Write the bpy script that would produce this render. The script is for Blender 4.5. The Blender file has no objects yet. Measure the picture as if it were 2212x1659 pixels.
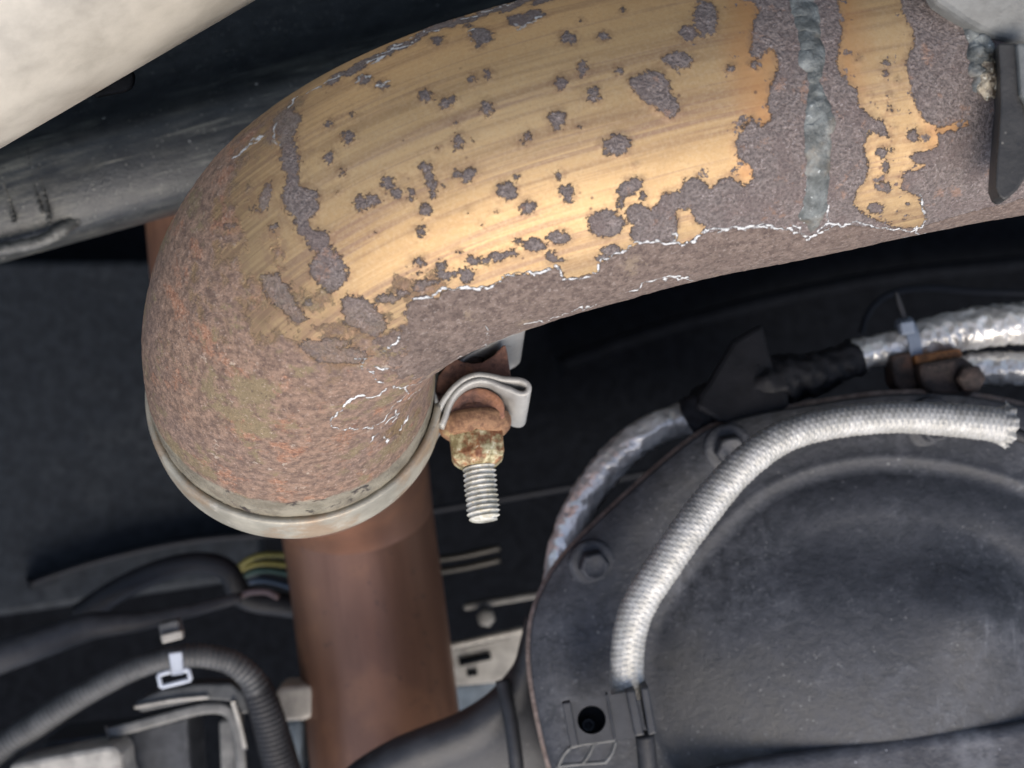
import bpy, math, random
import numpy as np
from mathutils import Vector, Matrix, noise as mnoise

random.seed(7); rng = np.random.default_rng(7)
sc = bpy.context.scene
COL = sc.collection

# ------------------------------------------------------------------ camera
W, H = 2212.0, 1659.0                      # measuring grid laid over the photograph
FPX = 1106.0 / math.tan(math.radians(20))  # 40 degree horizontal view
def nrm(v):
    v = np.asarray(v, float); return v / np.linalg.norm(v)
w_up = nrm((0.10, -0.58, 0.80))            # world up seen from the camera
x_ax = nrm(np.array((1, 0, 0.0)) - w_up * w_up[0])
y_ax = np.cross(w_up, x_ax)
R3 = np.array([x_ax, y_ax, w_up])          # camera frame -> world
CAM = np.array((0, 0, 1.0))
cd = bpy.data.cameras.new('camera'); cam = bpy.data.objects.new('camera', cd); COL.objects.link(cam)
M4 = Matrix(R3.tolist()).to_4x4(); M4.translation = Vector(CAM)
cam.matrix_world = M4
cd.sensor_width = 36; cd.lens = 18 / math.tan(math.radians(20))
cd.clip_start = 0.01; cd.clip_end = 50
cd.dof.use_dof = True; cd.dof.focus_distance = 0.334; cd.dof.aperture_fstop = 18
sc.camera = cam

# ------------------------------------------------------------------ light
s_cam = nrm((0.16, -0.76, 0.63))
s_w = R3 @ s_cam
world = bpy.data.worlds.new('World'); sc.world = world; world.use_nodes = True
wn = world.node_tree; bg = wn.nodes['Background']
sky = wn.nodes.new('ShaderNodeTexSky'); sky.sky_type = 'NISHITA'; sky.sun_disc = False
sky.sun_elevation = math.asin(s_w[2]); sky.sun_rotation = math.atan2(s_w[0], s_w[1])
sky.dust_density = 4.0; sky.air_density = 1.0
wn.links.new(sky.outputs[0], bg.inputs[0]); bg.inputs[1].default_value = 0.14
sl = bpy.data.lights.new('sun', 'SUN'); sl.energy = 1.5; sl.angle = math.radians(50); sl.color = (1, 0.95, 0.87)
so = bpy.data.objects.new('sun', sl); COL.objects.link(so)
so.rotation_euler = Vector(s_w).to_track_quat('Z', 'Y').to_euler()
sc.view_settings.view_transform = 'Standard'; sc.view_settings.look = 'None'
sc.view_settings.exposure = 0.62; sc.view_settings.gamma = 1

# ------------------------------------------------------------------ geometry helpers (camera frame, metres)
def P(x, y, d):
    return np.array(((x - W/2) * d / FPX, -(y - H/2) * d / FPX, -d))
def PX(p):
    p = np.asarray(p); return np.stack([W/2 - p[..., 0]*FPX/p[..., 2], H/2 + p[..., 1]*FPX/p[..., 2]], -1)
def mm(px, d): return px * d / FPX
def toworld(v): return np.asarray(v, float) @ R3.T + CAM

def put(name, v, f, mat, parent=None, smooth=True, bevel=0, label=None):
    v = toworld(v)
    base = np.array(parent.location) if parent is not None and parent.parent is None else \
        (np.array(parent.parent.location) + np.array(parent.location) if parent is not None else v.mean(0))
    if parent is not None and parent.type == 'MESH' and parent.parent is None: base = np.array(parent.location)
    me = bpy.data.meshes.new(name)
    me.from_pydata((v - base).tolist(), [], f if isinstance(f, list) else f.tolist())
    me.update()
    if smooth: me.polygons.foreach_set('use_smooth', [True]*len(me.polygons))
    o = bpy.data.objects.new(name, me); COL.objects.link(o)
    if parent is not None: o.parent = parent
    else: o.location = base
    if mat: me.materials.append(mat)
    if bevel:
        b = o.modifiers.new('Bevel', 'BEVEL'); b.width = bevel; b.segments = 2; b.limit_method = 'ANGLE'
        b.angle_limit = math.radians(35)
        try: b.harden_normals = False
        except Exception: pass
    if smooth and bevel:
        for e in me.polygons: e.use_smooth = False
    if label: o['label'] = label
    return o

def thing(name, at, label, cat, group=None):
    o = bpy.data.objects.new(name, None); COL.objects.link(o)
    o.empty_display_size = 0.02
    o.location = toworld(at); tag(o, label, cat, group); return o
def tag(o, label, cat, group=None):
    o['label'] = label; o['category'] = cat
    if group: o['group'] = group
    return o

def spline(pts, n):
    """Centripetal-ish Catmull-Rom through pts (any dimension), n samples evenly by length."""
    p = np.asarray(pts, float); q = np.vstack([2*p[0]-p[1], p, 2*p[-1]-p[-2]])
    out = []
    for i in range(len(p)-1):
        a, b, c, d = q[i], q[i+1], q[i+2], q[i+3]
        t = np.linspace(0, 1, 24, endpoint=False)[:, None]
        out.append(0.5*((2*b)+(-a+c)*t+(2*a-5*b+4*c-d)*t**2+(-a+3*b-3*c+d)*t**3))
    out = np.vstack(out+[p[-1:]])
    k = min(3, out.shape[1])
    L = np.concatenate([[0], np.cumsum(np.linalg.norm(np.diff(out[:, :k], axis=0), axis=1))])
    s = np.linspace(0, L[-1], n)
    return np.stack([np.interp(s, L, out[:, j]) for j in range(out.shape[1])], 1)

def frames(path):
    T = np.gradient(path, axis=0); T /= np.linalg.norm(T, axis=1)[:, None]
    up = np.array((0, 0, 1.0)); N = up - T[0]*(up @ T[0])
    if np.linalg.norm(N) < 1e-3: up = np.array((0, 1.0, 0)); N = up - T[0]*(up @ T[0])
    N /= np.linalg.norm(N); Ns = [N]
    for i in range(1, len(path)):
        N = Ns[-1] - T[i]*(Ns[-1] @ T[i]); N /= np.linalg.norm(N); Ns.append(N)
    Ns = np.array(Ns); return T, Ns, np.cross(T, Ns)

def gridfaces(n, m, wrap=False):
    i = np.arange(n-1)[:, None]; mm_ = m if wrap else m-1
    j = np.arange(mm_)[None, :]; j2 = (j+1) % m
    return np.stack([(i*m+j), (i*m+j2), ((i+1)*m+j2), ((i+1)*m+j)], -1).reshape(-1, 4)

def tube(path, rad, seg=32, caps=True, disp=None):
    """disp(i, ang) -> radial factor array"""
    path = np.asarray(path, float); n = len(path)
    rad = np.broadcast_to(np.asarray(rad, float), (n,))
    T, N, B = frames(path)
    a = np.linspace(0, 2*math.pi, seg, endpoint=False)
    r = rad[:, None]*np.ones(seg)[None]
    if disp is not None: r = r*disp
    v = path[:, None]+r[..., None]*(np.cos(a)[None, :, None]*N[:, None]+np.sin(a)[None, :, None]*B[:, None])
    f = gridfaces(n, seg, True).tolist()
    v = v.reshape(-1, 3)
    if caps:
        f.append(list(range(seg))[::-1]); f.append([(n-1)*seg+k for k in range(seg)])
    return v, f

def pxtube(pts, n, rpx=None, r=None, seg=32, disp=None, caps=True):
    """pts: (x, y, depth[, halfwidth px])"""
    s = np.array([list(P(*p[:3])) + ([p[3]*p[2]/FPX] if len(p) > 3 else [0]) for p in pts])
    s = spline(s, n)
    if len(pts[0]) > 3: rad = s[:, 3]
    elif r is not None: rad = r
    else: rad = rpx*np.mean([p[2] for p in pts])/FPX
    return tube(s[:, :3], rad, seg, caps, disp)

def prism(front, vec):
    """front: Nx3 outline, extruded by vec"""
    a = np.asarray(front, float); n = len(a); b = a+np.asarray(vec)
    f = [list(range(n))[::-1], list(range(n, 2*n))]
    f += [[i, (i+1) % n, n+(i+1) % n, n+i] for i in range(n)]
    return np.vstack([a, b]), f
def pxprism(poly, d, depth, shift=(0, 0)):
    a = np.array([P(p[0], p[1], p[2] if len(p) > 2 else d) for p in poly])
    return prism(a, np.array((shift[0]*d/FPX, -shift[1]*d/FPX, -depth)))
def smoothpoly(poly, n=48):
    p = np.array(poly, float); p = np.vstack([p, p[:1]]); return spline(p, n+1)[:-1].tolist()

def obox(c, ax, ay, az):
    c, ax, ay, az = [np.asarray(k, float) for k in (c, ax, ay, az)]
    v = [c+sx*ax+sy*ay+sz*az for sz in (-1, 1) for sy in (-1, 1) for sx in (-1, 1)]
    f = [[0, 2, 3, 1], [4, 5, 7, 6], [0, 1, 5, 4], [2, 6, 7, 3], [0, 4, 6, 2], [1, 3, 7, 5]]
    return np.array(v), f
def lathe(o, axis, prof, seg=48, nsides=None, caps=True):
    """prof: (t along axis, radius[, polygon flag]) -> closed surface of revolution or n-gon"""
    axis = nrm(axis); u = nrm(np.cross(axis, (0.3, 0.2, 1))); w = np.cross(axis, u)
    a = np.linspace(0, 2*math.pi, seg, endpoint=False); rows = []
    for p in prof:
        r = np.full(seg, p[1])
        if len(p) > 2 and p[2]:
            k = p[2]; r = p[1]/np.cos(((a+0.3) % (2*math.pi/k))-math.pi/k)*math.cos(math.pi/k)
            r = np.minimum(r, p[1]*0.985)
        rows.append(o+axis*p[0]+r[:, None]*(np.cos(a)[:, None]*u+np.sin(a)[:, None]*w))
    v = np.vstack(rows); f = gridfaces(len(prof), seg, True).tolist()
    if caps: f.append(list(range(seg))[::-1]); f.append([(len(prof)-1)*seg+k for k in range(seg)])
    return v, f
def merge(*parts):
    v, f, n = [], [], 0
    for a, b in parts:
        v.append(np.asarray(a)); f += [[k+n for k in q] for q in (b if isinstance(b, list) else b.tolist())]; n += len(a)
    return np.vstack(v), f

# ------------------------------------------------------------------ materials
class NT:
    def __init__(self, name):
        self.m = bpy.data.materials.new(name); self.m.use_nodes = True
        self.t = self.m.node_tree; self.b = self.t.nodes['Principled BSDF']; self.cache = {}
    def put(self, sock, v):
        if isinstance(v, bpy.types.NodeSocket): self.t.links.new(v, sock)
        elif v is not None:
            if hasattr(sock.default_value, '__len__') and not hasattr(v, '__len__'): v = (v,)*len(sock.default_value)
            if hasattr(sock.default_value, '__len__') and len(sock.default_value) == 4 and len(v) == 3: v = (*v, 1)
            sock.default_value = v
    def obj(self):
        if 'o' not in self.cache: self.cache['o'] = self.t.nodes.new('ShaderNodeTexCoord').outputs['Object']
        return self.cache['o']
    def attr(self, name, out='Fac'):
        if name not in self.cache:
            n = self.t.nodes.new('ShaderNodeAttribute'); n.attribute_name = name; self.cache[name] = n
        return self.cache[name].outputs[out]
    def noise(self, scale, detail=4, rough=0.55, vec=None, dist=0, off=0):
        n = self.t.nodes.new('ShaderNodeTexNoise'); self.put(n.inputs['Scale'], scale)
        n.inputs['Detail'].default_value = detail; n.inputs['Roughness'].default_value = rough
        n.inputs['Distortion'].default_value = dist
        v = vec if vec is not None else self.obj()
        if off: v = self.vmap(v, loc=(off, off*0.7, -off))
        self.t.links.new(v, n.inputs['Vector']); return n.outputs['Fac']
    def voro(self, scale, vec=None, feature='F1'):
        n = self.t.nodes.new('ShaderNodeTexVoronoi'); n.feature = feature; n.inputs['Scale'].default_value = scale
        self.t.links.new(vec if vec is not None else self.obj(), n.inputs['Vector']); return n.outputs['Distance']
    def vmap(self, v, scale=(1, 1, 1), loc=(0, 0, 0), rot=(0, 0, 0)):
        n = self.t.nodes.new('ShaderNodeMapping'); self.t.links.new(v, n.inputs[0])
        n.inputs['Scale'].default_value = scale; n.inputs['Location'].default_value = loc; n.inputs['Rotation'].default_value = rot
        return n.outputs[0]
    def math(self, op, a, b=None, c=None, clamp=False):
        n = self.t.nodes.new('ShaderNodeMath'); n.operation = op; n.use_clamp = clamp
        self.put(n.inputs[0], a)
        if b is not None: self.put(n.inputs[1], b)
        if c is not None: self.put(n.inputs[2], c)
        return n.outputs[0]
    def step(self, v, lo, hi, a=0.0, b=1.0):
        n = self.t.nodes.new('ShaderNodeMapRange'); n.interpolation_type = 'SMOOTHSTEP'
        self.put(n.inputs[0], v); self.put(n.inputs[1], lo); self.put(n.inputs[2], hi)
        self.put(n.inputs[3], a); self.put(n.inputs[4], b); return n.outputs[0]
    def mix(self, f, a, b, mode='MIX'):
        n = self.t.nodes.new('ShaderNodeMix'); n.data_type = 'RGBA'; n.blend_type = mode; n.clamp_factor = True
        self.put(n.inputs[0], f); self.put(n.inputs[6], a); self.put(n.inputs[7], b); return n.outputs[2]
    def fmix(self, f, a, b):
        n = self.t.nodes.new('ShaderNodeMix'); n.data_type = 'FLOAT'
        self.put(n.inputs[0], f); self.put(n.inputs[2], a); self.put(n.inputs[3], b); return n.outputs[0]
    def bump(self, h, dist, strength=1.0, normal=None):
        n = self.t.nodes.new('ShaderNodeBump'); self.put(n.inputs['Height'], h)
        n.inputs['Distance'].default_value = dist; n.inputs['Strength'].default_value = strength
        if normal is not None: self.t.links.new(normal, n.inputs['Normal'])
        return n.outputs[0]
    def done(self, col, rough, metal=0.0, normal=None, spec=None):
        self.put(self.b.inputs['Base Color'], col); self.put(self.b.inputs['Roughness'], rough)
        self.put(self.b.inputs['Metallic'], metal)
        if normal is not None: self.t.links.new(normal, self.b.inputs['Normal'])
        if spec is not None: self.put(self.b.inputs['Specular IOR Level'], spec)
        return self.m

def dusty(name, base, rough=0.5, dust=(0.2, 0.19, 0.17), amount=0.35, speck=0.5, metal=0.0, streak=None, bumpy=0.00025, scale=1.0, spec=0.5):
    """dark painted or plastic surface with blotchy dust film, specks and a fine grain"""
    k = NT(name)
    big = k.noise(22*scale, 6, 0.65); mid = k.noise(160*scale, 5, 0.6, off=3.1); fine = k.noise(900*scale, 3, 0.6, off=1.7)
    film = k.math('MULTIPLY', k.step(big, 0.42, 0.72), k.step(mid, 0.30, 0.75))
    film = k.math('MULTIPLY', film, amount)
    if streak:
        s = k.noise(1.0, 5, 0.6, vec=k.vmap(k.obj(), scale=streak)); film = k.math('ADD', film, k.math('MULTIPLY', k.step(s, 0.5, 0.8), amount*0.8))
    c = k.mix(k.step(mid, 0.3, 0.7), tuple(x*0.75 for x in base), tuple(x*1.3 for x in base))
    c = k.mix(film, c, dust)
    sp = k.step(k.voro(420*scale), 0.16, 0.05); sp = k.math('MULTIPLY', sp, k.step(k.noise(120*scale, 3, off=9.0), 0.52, 0.62))
    c = k.mix(k.math('MULTIPLY', sp, speck), c, tuple(min(1, x*2.0) for x in dust))
    h = k.math('ADD', mid, k.math('MULTIPLY', fine, 0.5))
    return k.done(c, k.math('ADD', rough-0.1, k.math('MULTIPLY', mid, 0.25)), metal, k.bump(h, bumpy, 0.8), spec)

def rusty(name, c1=(0.10, 0.05, 0.038), c2=(0.24, 0.115, 0.075), c3=(0.36, 0.16, 0.07), scale=1.0, metal=0.0, rough=0.75, bump=0.0004):
    k = NT(name)
    a = k.noise(60*scale, 6, 0.65); b = k.noise(300*scale, 5, 0.65, off=2.0); d = k.noise(1300*scale, 3, 0.6, off=5.0)
    c = k.mix(k.step(b, 0.35, 0.65), c1, c2); c = k.mix(k.math('MULTIPLY', k.step(a, 0.52, 0.7), 0.8), c, c3)
    c = k.mix(k.math('MULTIPLY', k.step(d, 0.5, 0.75), 0.35), c, tuple(min(1, x*1.9) for x in c2))
    return k.done(c, rough, metal, k.bump(k.math('ADD', b, k.math('MULTIPLY', d, 0.6)), bump, 0.9))

def foil_mat():
    k = NT('crumpled_foil')
    a = k.noise(150, 3, 0.5, dist=1.2); b = k.noise(70, 3, 0.5, off=2)
    c = k.mix(k.step(b, 0.35, 0.65), (0.54, 0.515, 0.47), (0.88, 0.855, 0.80))
    return k.done(c, 0.25, 0.42, k.bump(k.math('ADD', k.math('MULTIPLY', a, 0.5), b), 0.0018, 0.9))

def galv_mat(name='weathered_zinc', base=(0.41, 0.38, 0.305), rust=0.6):
    k = NT(name)
    a = k.noise(45, 6, 0.6); b = k.noise(230, 5, 0.65, off=4); d = k.noise(1100, 3, 0.6)
    c = k.mix(k.step(a, 0.35, 0.65), tuple(x*0.72 for x in base), tuple(x*1.2 for x in base))
    c = k.mix(k.math('MULTIPLY', k.step(b, 0.58, 0.72), 0.55), c, (0.62, 0.58, 0.5))
    rm = k.math('MULTIPLY', k.step(k.noise(46, 6, 0.7, off=8), 0.47, 0.64), rust)
    c = k.mix(rm, c, (0.33, 0.20, 0.105))
    c = k.mix(k.math('MULTIPLY', k.step(k.noise(150, 5, 0.7, off=13), 0.62, 0.7), 0.6), c, (0.13, 0.11, 0.095))
    return k.done(c, k.math('ADD', 0.38, k.math('MULTIPLY', b, 0.3)), 0.35, k.bump(k.math('ADD', b, k.math('MULTIPLY', d, 0.4)), 0.00025, 0.8))

m_black = dusty('black_paint', (0.022, 0.023, 0.026), 0.5, (0.16, 0.155, 0.14), 0.22, 0.5)
def rail_mat():
    k = NT('rail_paint'); uv = k.attr('unrolled', 'Vector')
    a_ = k.noise(1.0, 6, 0.68, vec=k.vmap(uv, scale=(0.035, 0.42, 1)), dist=0.6); b_ = k.noise(150, 6, 0.65); g_ = k.noise(30, 5, 0.6, off=3); d_ = k.noise(1100, 2, 0.5)
    low = k.step(k.attr('face'), 0.25, 0.75)
    film = k.math('MULTIPLY', k.math('MULTIPLY', k.step(a_, 0.38, 0.68), k.step(g_, 0.3, 0.62)), k.fmix(low, 0.10, 0.75))
    c = k.mix(k.step(b_, 0.3, 0.7), (0.018, 0.020, 0.022), (0.032, 0.035, 0.037)); c = k.mix(film, c, (0.125, 0.125, 0.108))
    ed = k.math('MULTIPLY', k.step(a_, 0.60, 0.70), k.math('MULTIPLY', low, 0.6)); c = k.mix(ed, c, (0.22, 0.215, 0.18))
    sp = k.math('MULTIPLY', k.step(k.voro(520), 0.20, 0.06), k.step(k.noise(200, 4, off=5), 0.40, 0.56)); c = k.mix(k.math('MULTIPLY', sp, 0.7), c, (0.27, 0.27, 0.235))
    sp = k.math('MULTIPLY', k.step(k.voro(160), 0.085, 0.05), k.step(k.noise(90, 3, off=7), 0.55, 0.62)); c = k.mix(sp, c, (0.55, 0.54, 0.5))
    return k.done(c, k.math('ADD', 0.34, k.math('MULTIPLY', a_, 0.25)), 0, k.bump(k.math('ADD', b_, d_), 0.0003, 0.8))
m_rail = rail_mat()
def diff_mat():
    k = NT('cast_iron_paint')
    a_ = k.noise(26, 6, 0.62); b_ = k.noise(210, 5, 0.7, off=3); d_ = k.noise(620, 4, 0.65, off=6); st = k.noise(1.0, 4, 0.6, vec=k.vmap(k.obj(), scale=(420, 26, 26)))
    c = k.mix(k.step(b_, 0.3, 0.7), (0.025, 0.027, 0.031), (0.043, 0.045, 0.052))
    film = k.math('MULTIPLY', k.step(a_, 0.40, 0.66), k.step(b_, 0.36, 0.66)); c = k.mix(k.math('MULTIPLY', film, 0.6), c, (0.092, 0.096, 0.106))
    c = k.mix(k.math('MULTIPLY', k.step(k.noise(14, 4, 0.6, off=9), 0.5, 0.7), 0.45), c, (0.062, 0.058, 0.048))
    c = k.mix(k.math('MULTIPLY', k.math('MULTIPLY', k.step(st, 0.62, 0.72), k.step(a_, 0.5, 0.6)), 0.4), c, (0.17, 0.175, 0.19))
    c = k.mix(k.math('MULTIPLY', k.math('MULTIPLY', k.step(d_, 0.56, 0.70), k.step(a_, 0.38, 0.60)), 0.55), c, (0.15, 0.154, 0.162))
    for sc_, r_, of in ((120, 0.085, 4.0), (420, 0.2, 8.0)):
        sp = k.math('MULTIPLY', k.step(k.voro(sc_), r_, r_*0.5), k.step(k.noise(45, 4, 0.7, off=of), 0.50, 0.62)); c = k.mix(k.math('MULTIPLY', sp, 0.6), c, (0.20, 0.20, 0.195))
    return k.done(c, k.math('ADD', 0.42, k.math('MULTIPLY', b_, 0.3)), 0, k.bump(k.math('ADD', b_, k.math('MULTIPLY', d_, 0.6)), 0.0005, 0.8), 0.45)
m_diff = diff_mat()
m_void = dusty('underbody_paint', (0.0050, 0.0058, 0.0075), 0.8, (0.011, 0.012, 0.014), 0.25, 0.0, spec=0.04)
m_rubber = dusty('black_rubber', (0.014, 0.014, 0.016), 0.6, (0.1, 0.1, 0.095), 0.18, 0.2)
m_tape = dusty('black_tape', (0.010, 0.010, 0.012), 0.62, (0.05, 0.05, 0.05), 0.12, 0.1, spec=0.3)
m_conduit = dusty('dusty_conduit', (0.065, 0.066, 0.066), 0.55, (0.24, 0.235, 0.22), 0.5, 0.3)
m_plastic = dusty('clip_plastic', (0.026, 0.027, 0.030), 0.5, (0.16, 0.155, 0.15), 0.25, 0.4, bumpy=0.0001)
m_blade = dusty('blade_paint', (0.032, 0.030, 0.027), 0.5, (0.14, 0.13, 0.11), 0.12, 0.8, bumpy=0.0003)
m_beam = dusty('pale_paint', (0.385, 0.355, 0.295), 0.4, (0.30, 0.295, 0.285), 0.4, 0.0, scale=0.28, bumpy=0.0003)
m_grey = dusty('grey_bracket_paint', (0.125, 0.128, 0.12), 0.5, (0.23, 0.225, 0.21), 0.4, 0.7, bumpy=0.0004)
m_rust = rusty('red_rust')
m_rustdark = rusty('dark_rust', (0.028, 0.022, 0.019), (0.075, 0.052, 0.042), (0.15, 0.07, 0.04))
m_gasket = rusty('gasket_rust', (0.15, 0.11, 0.09), (0.29, 0.225, 0.19), (0.30, 0.20, 0.14))
m_zinc = galv_mat()
m_foil = foil_mat()
m_tie = NT('tie_plastic').done((0.26, 0.30, 0.36), 0.45)
m_clipw = NT('pale_clip').done((0.52, 0.56, 0.62), 0.4)
m_beige = dusty('beige_plastic', (0.36, 0.34, 0.30), 0.5, (0.2, 0.19, 0.17), 0.5, 0.3)
m_steelblue = dusty('blue_grey_sheet', (0.09, 0.12, 0.15), 0.5, (0.2, 0.2, 0.2), 0.3, 0.2)
def flat(name, c, r=0.5, metal=0.0):
    k = NT(name); a = k.noise(180, 4)
    return k.done(k.mix(k.step(a, 0.3, 0.7), tuple(x*0.75 for x in c), c), r, metal)
m_yellow = flat('yellow_wire', (0.20, 0.175, 0.03)); m_green = flat('green_wire', (0.014, 0.05, 0.04))
m_blue = flat('blue_wire', (0.012, 0.03, 0.06)); m_pink = flat('pink_wire', (0.20, 0.14, 0.135)); m_tan = flat('tan_wire', (0.032, 0.028, 0.02))

# ------------------------------------------------------------------ main exhaust pipe
b_dir = nrm((-0.06, -0.42, -0.905))                        # axis of the clamped end, away from the camera
RING = P(637, 831, 0.375)
pts_run = [P(2900, 15, 0.357), P(2480, 95, 0.345), P(2155, 150, 0.3365), P(1900, 193, 0.331), P(1690, 232, 0.3265), P(1450, 278, 0.3225), P(1240, 330, 0.3195)]
S = pts_run[-1]; t0 = nrm(pts_run[-1]-pts_run[-2])
def bez(a, b, c, d, n):
    t = np.linspace(0, 1, n)[:, None]; return a*(1-t)**3+3*b*t*(1-t)**2+3*c*t*t*(1-t)+d*t**3
arc = bez(S, S+t0*0.062, RING-b_dir*0.045, RING, 60)
tail = np.array([RING+b_dir*k for k in (0.004, 0.008, 0.0112)])
axis0 = np.vstack([spline(pts_run, 120)[:-1], arc, tail])
NU = 560
axis = spline(axis0[::3], NU)
seglen = np.concatenate([[0], np.cumsum(np.linalg.norm(np.diff(axis, axis=0), axis=1))]); LEN = seglen[-1]
dist_end = LEN-seglen
rad = np.full(NU, 0.0352)
tend = np.clip(1-(dist_end-0.012)/0.05, 0, 1); rad += 0.0022*tend*tend*(3-2*tend)
NA1, NA2 = 300, 70                                          # dense on the side that faces out, sparse behind
ang = np.concatenate([np.linspace(-1.75, 1.75, NA1, endpoint=False), np.linspace(1.75, 2*math.pi-1.75, NA2, endpoint=False)])
NA = len(ang)
T, N, B = frames(axis)
# slight dents and uneven rolling
ii, jj = np.meshgrid(np.arange(NU), np.arange(NA), indexing='ij')
dirs = np.cos(ang)[None, :, None]*N[:, None]+np.sin(ang)[None, :, None]*B[:, None]
wob = 1+0.004*np.sin(seglen[:, None]*95+1.2*np.cos(ang)[None])+0.003*np.sin(ang*3+seglen[:, None]*40)
PV = axis[:, None]+(rad[:, None]*wob)[..., None]*dirs       # NU x NA x 3
PN = dirs
px = PX(PV)
facing = np.einsum('ijk,ijk->ij', PN, -PV/np.linalg.norm(PV, axis=2)[..., None])
UV = np.stack(np.broadcast_arrays(seglen[:, None]*1000, ang[None]*35.2), -1)   # mm on the unrolled wall
fi, fj = np.where((facing > 0.02) & (np.abs(ang)[None] < 1.74)); fpx = px[fi, fj]
def hit(pts):
    """photo point -> (u, v) in mm on the unrolled pipe wall, and the indices nearest"""
    pts = np.atleast_2d(np.asarray(pts, float)); uv = []; idx = []
    for q in pts:
        dd = ((fpx-q)**2).sum(1); k = int(dd.argmin()); i, j = fi[k], fj[k]
        i0, i1 = max(i-1, 0), min(i+1, NU-1); j0, j1 = max(j-1, 0), min(j+1, NA1-1)
        J = np.stack([(px[i1, j]-px[i0, j])/(i1-i0), (px[i, j1]-px[i, j0])/(j1-j0)], 1)
        try: st = np.clip(np.linalg.solve(J, q-px[i, j]), -1.5, 1.5)
        except Exception: st = np.zeros(2)
        if dd[k] > 900: st = np.zeros(2)
        du = (UV[i1, j, 0]-UV[i0, j, 0])/(i1-i0); dv = (UV[i, j1, 1]-UV[i, j0, 1])/(j1-j0)
        uv.append(UV[i, j]+np.array((st[0]*du, st[1]*dv))); idx.append((i, j))
    return np.array(uv), idx
def surf(q):
    _, [(i, j)] = hit(q); return PV[i, j], PN[i, j]

def segdist(G, a, b):
    ab = b-a; t = np.clip(((G-a)@ab)/max(ab@ab, 1e-9), 0, 1); return np.linalg.norm(G-a-t[..., None]*ab, axis=-1)
def polysdf(G, poly, line=False):
    n = len(poly); d = np.full(G.shape[:-1], 1e9); ins = np.zeros(G.shape[:-1], bool)
    for k in range(n-1 if line else n):
        a, b = poly[k], poly[(k+1) % n]; d = np.minimum(d, segdist(G, a, b))
        if not line:
            c = (a[1] > G[..., 1]) != (b[1] > G[..., 1])
            x = (b[0]-a[0])*(G[..., 1]-a[1])/((b[1]-a[1]) if abs(b[1]-a[1]) > 1e-9 else 1e-9)+a[0]
            ins ^= c & (G[..., 0] < x)
    return d if line else np.where(ins, -d, d)
def paint(field, poly, op='min', line=False, margin=4.0, half=0.0):
    lo, hi = poly.min(0)-margin, poly.max(0)+margin
    iu = np.where((UV[:, 0, 0] >= lo[0]) & (UV[:, 0, 0] <= hi[0]))[0]
    jv = np.where((UV[0, :, 1] >= lo[1]) & (UV[0, :, 1] <= hi[1]))[0]
    if not len(iu) or not len(jv): return
    s = np.s_[iu[0]:iu[-1]+1, jv[0]:jv[-1]+1]
    d = polysdf(UV[s], poly, line)-half
    field[s] = np.minimum(field[s], d) if op == 'min' else np.maximum(field[s], -d)
def blob(cx, cy, rx, ry, rot=0, n=16, rough=0.12):
    a = np.linspace(0, 2*math.pi, n, endpoint=False); k = 1+rng.uniform(-rough, rough, n)
    x, y = rx*k*np.cos(a), ry*k*np.sin(a); c, s = math.cos(rot), math.sin(rot)
    return np.stack([cx+c*x-s*y, cy+s*x+c*y], 1)
z2 = lambda p: [(x*.4001+663.6, y*.4001) for x, y in p]      # measured on enlarged crops
z3 = lambda p: [(x*.4+1401, y*.4) for x, y in p]
z4 = lambda p: [(x*.4+258, y*.4+516) for x, y in p]

sd = np.full((NU, NA), 4.0)         # grey rust scabs
# rust mass round the weld and to the right
mass = [(480, -300), (500, 0), (560, 20), (590, 60), (560, 130), (545, 210), (580, 300), (680, 270), (690, 370), (650, 470), (636, 560), (660, 640), (600, 680), (560, 625), (500, 690), (462, 770), (475, 850), (540, 900), (570, 960), (520, 1000), (440, 940), (380, 970), (330, 1010), (260, 945), (190, 970), (160, 1030), (80, 1030), (40, 1100), (0, 1130), (-60, 1100), (-90, 1200), (-100, 1300), (300, 1380), (900, 1330), (1600, 1230), (2300, 1080), (2500, 600), (2500, -300)]
paint(sd, hit(z3(mass))[0])
gold = [(1030, -300), (1030, 0), (1040, 100), (1050, 200), (1020, 330), (1050, 420), (1130, 480), (1140, 560), (1200, 620), (1270, 650), (1310, 745), (1250, 740), (1190, 715), (1165, 800), (1190, 900), (1180, 960), (1130, 1020), (1110, 1100), (1180, 1160), (1320, 1210), (1450, 1232), (1490, 1190), (1480, 1120), (1440, 1060), (1350, 1020), (1370, 950), (1480, 892), (1400, 872), (1440, 830), (1540, 790), (1562, 760), (1540, 690), (1480, 650), (1440, 580), (1420, 500), (1400, 430), (1380, 330), (1430, 240), (1420, 160), (1370, 90), (1355, 0), (1355, -300)]
paint(sd, hit(z3(gold))[0], 'max')
paint(sd, hit(z3([(150, 1140), (220, 1130), (245, 1200), (300, 1220), (290, 1270), (220, 1290), (180, 1310), (130, 1330), (160, 1230)]))[0], 'max')
paint(sd, hit(z3([(1550, 695), (1640, 676), (1720, 650), (1722, 668), (1650, 698), (1560, 712)]))[0], 'max')
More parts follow.
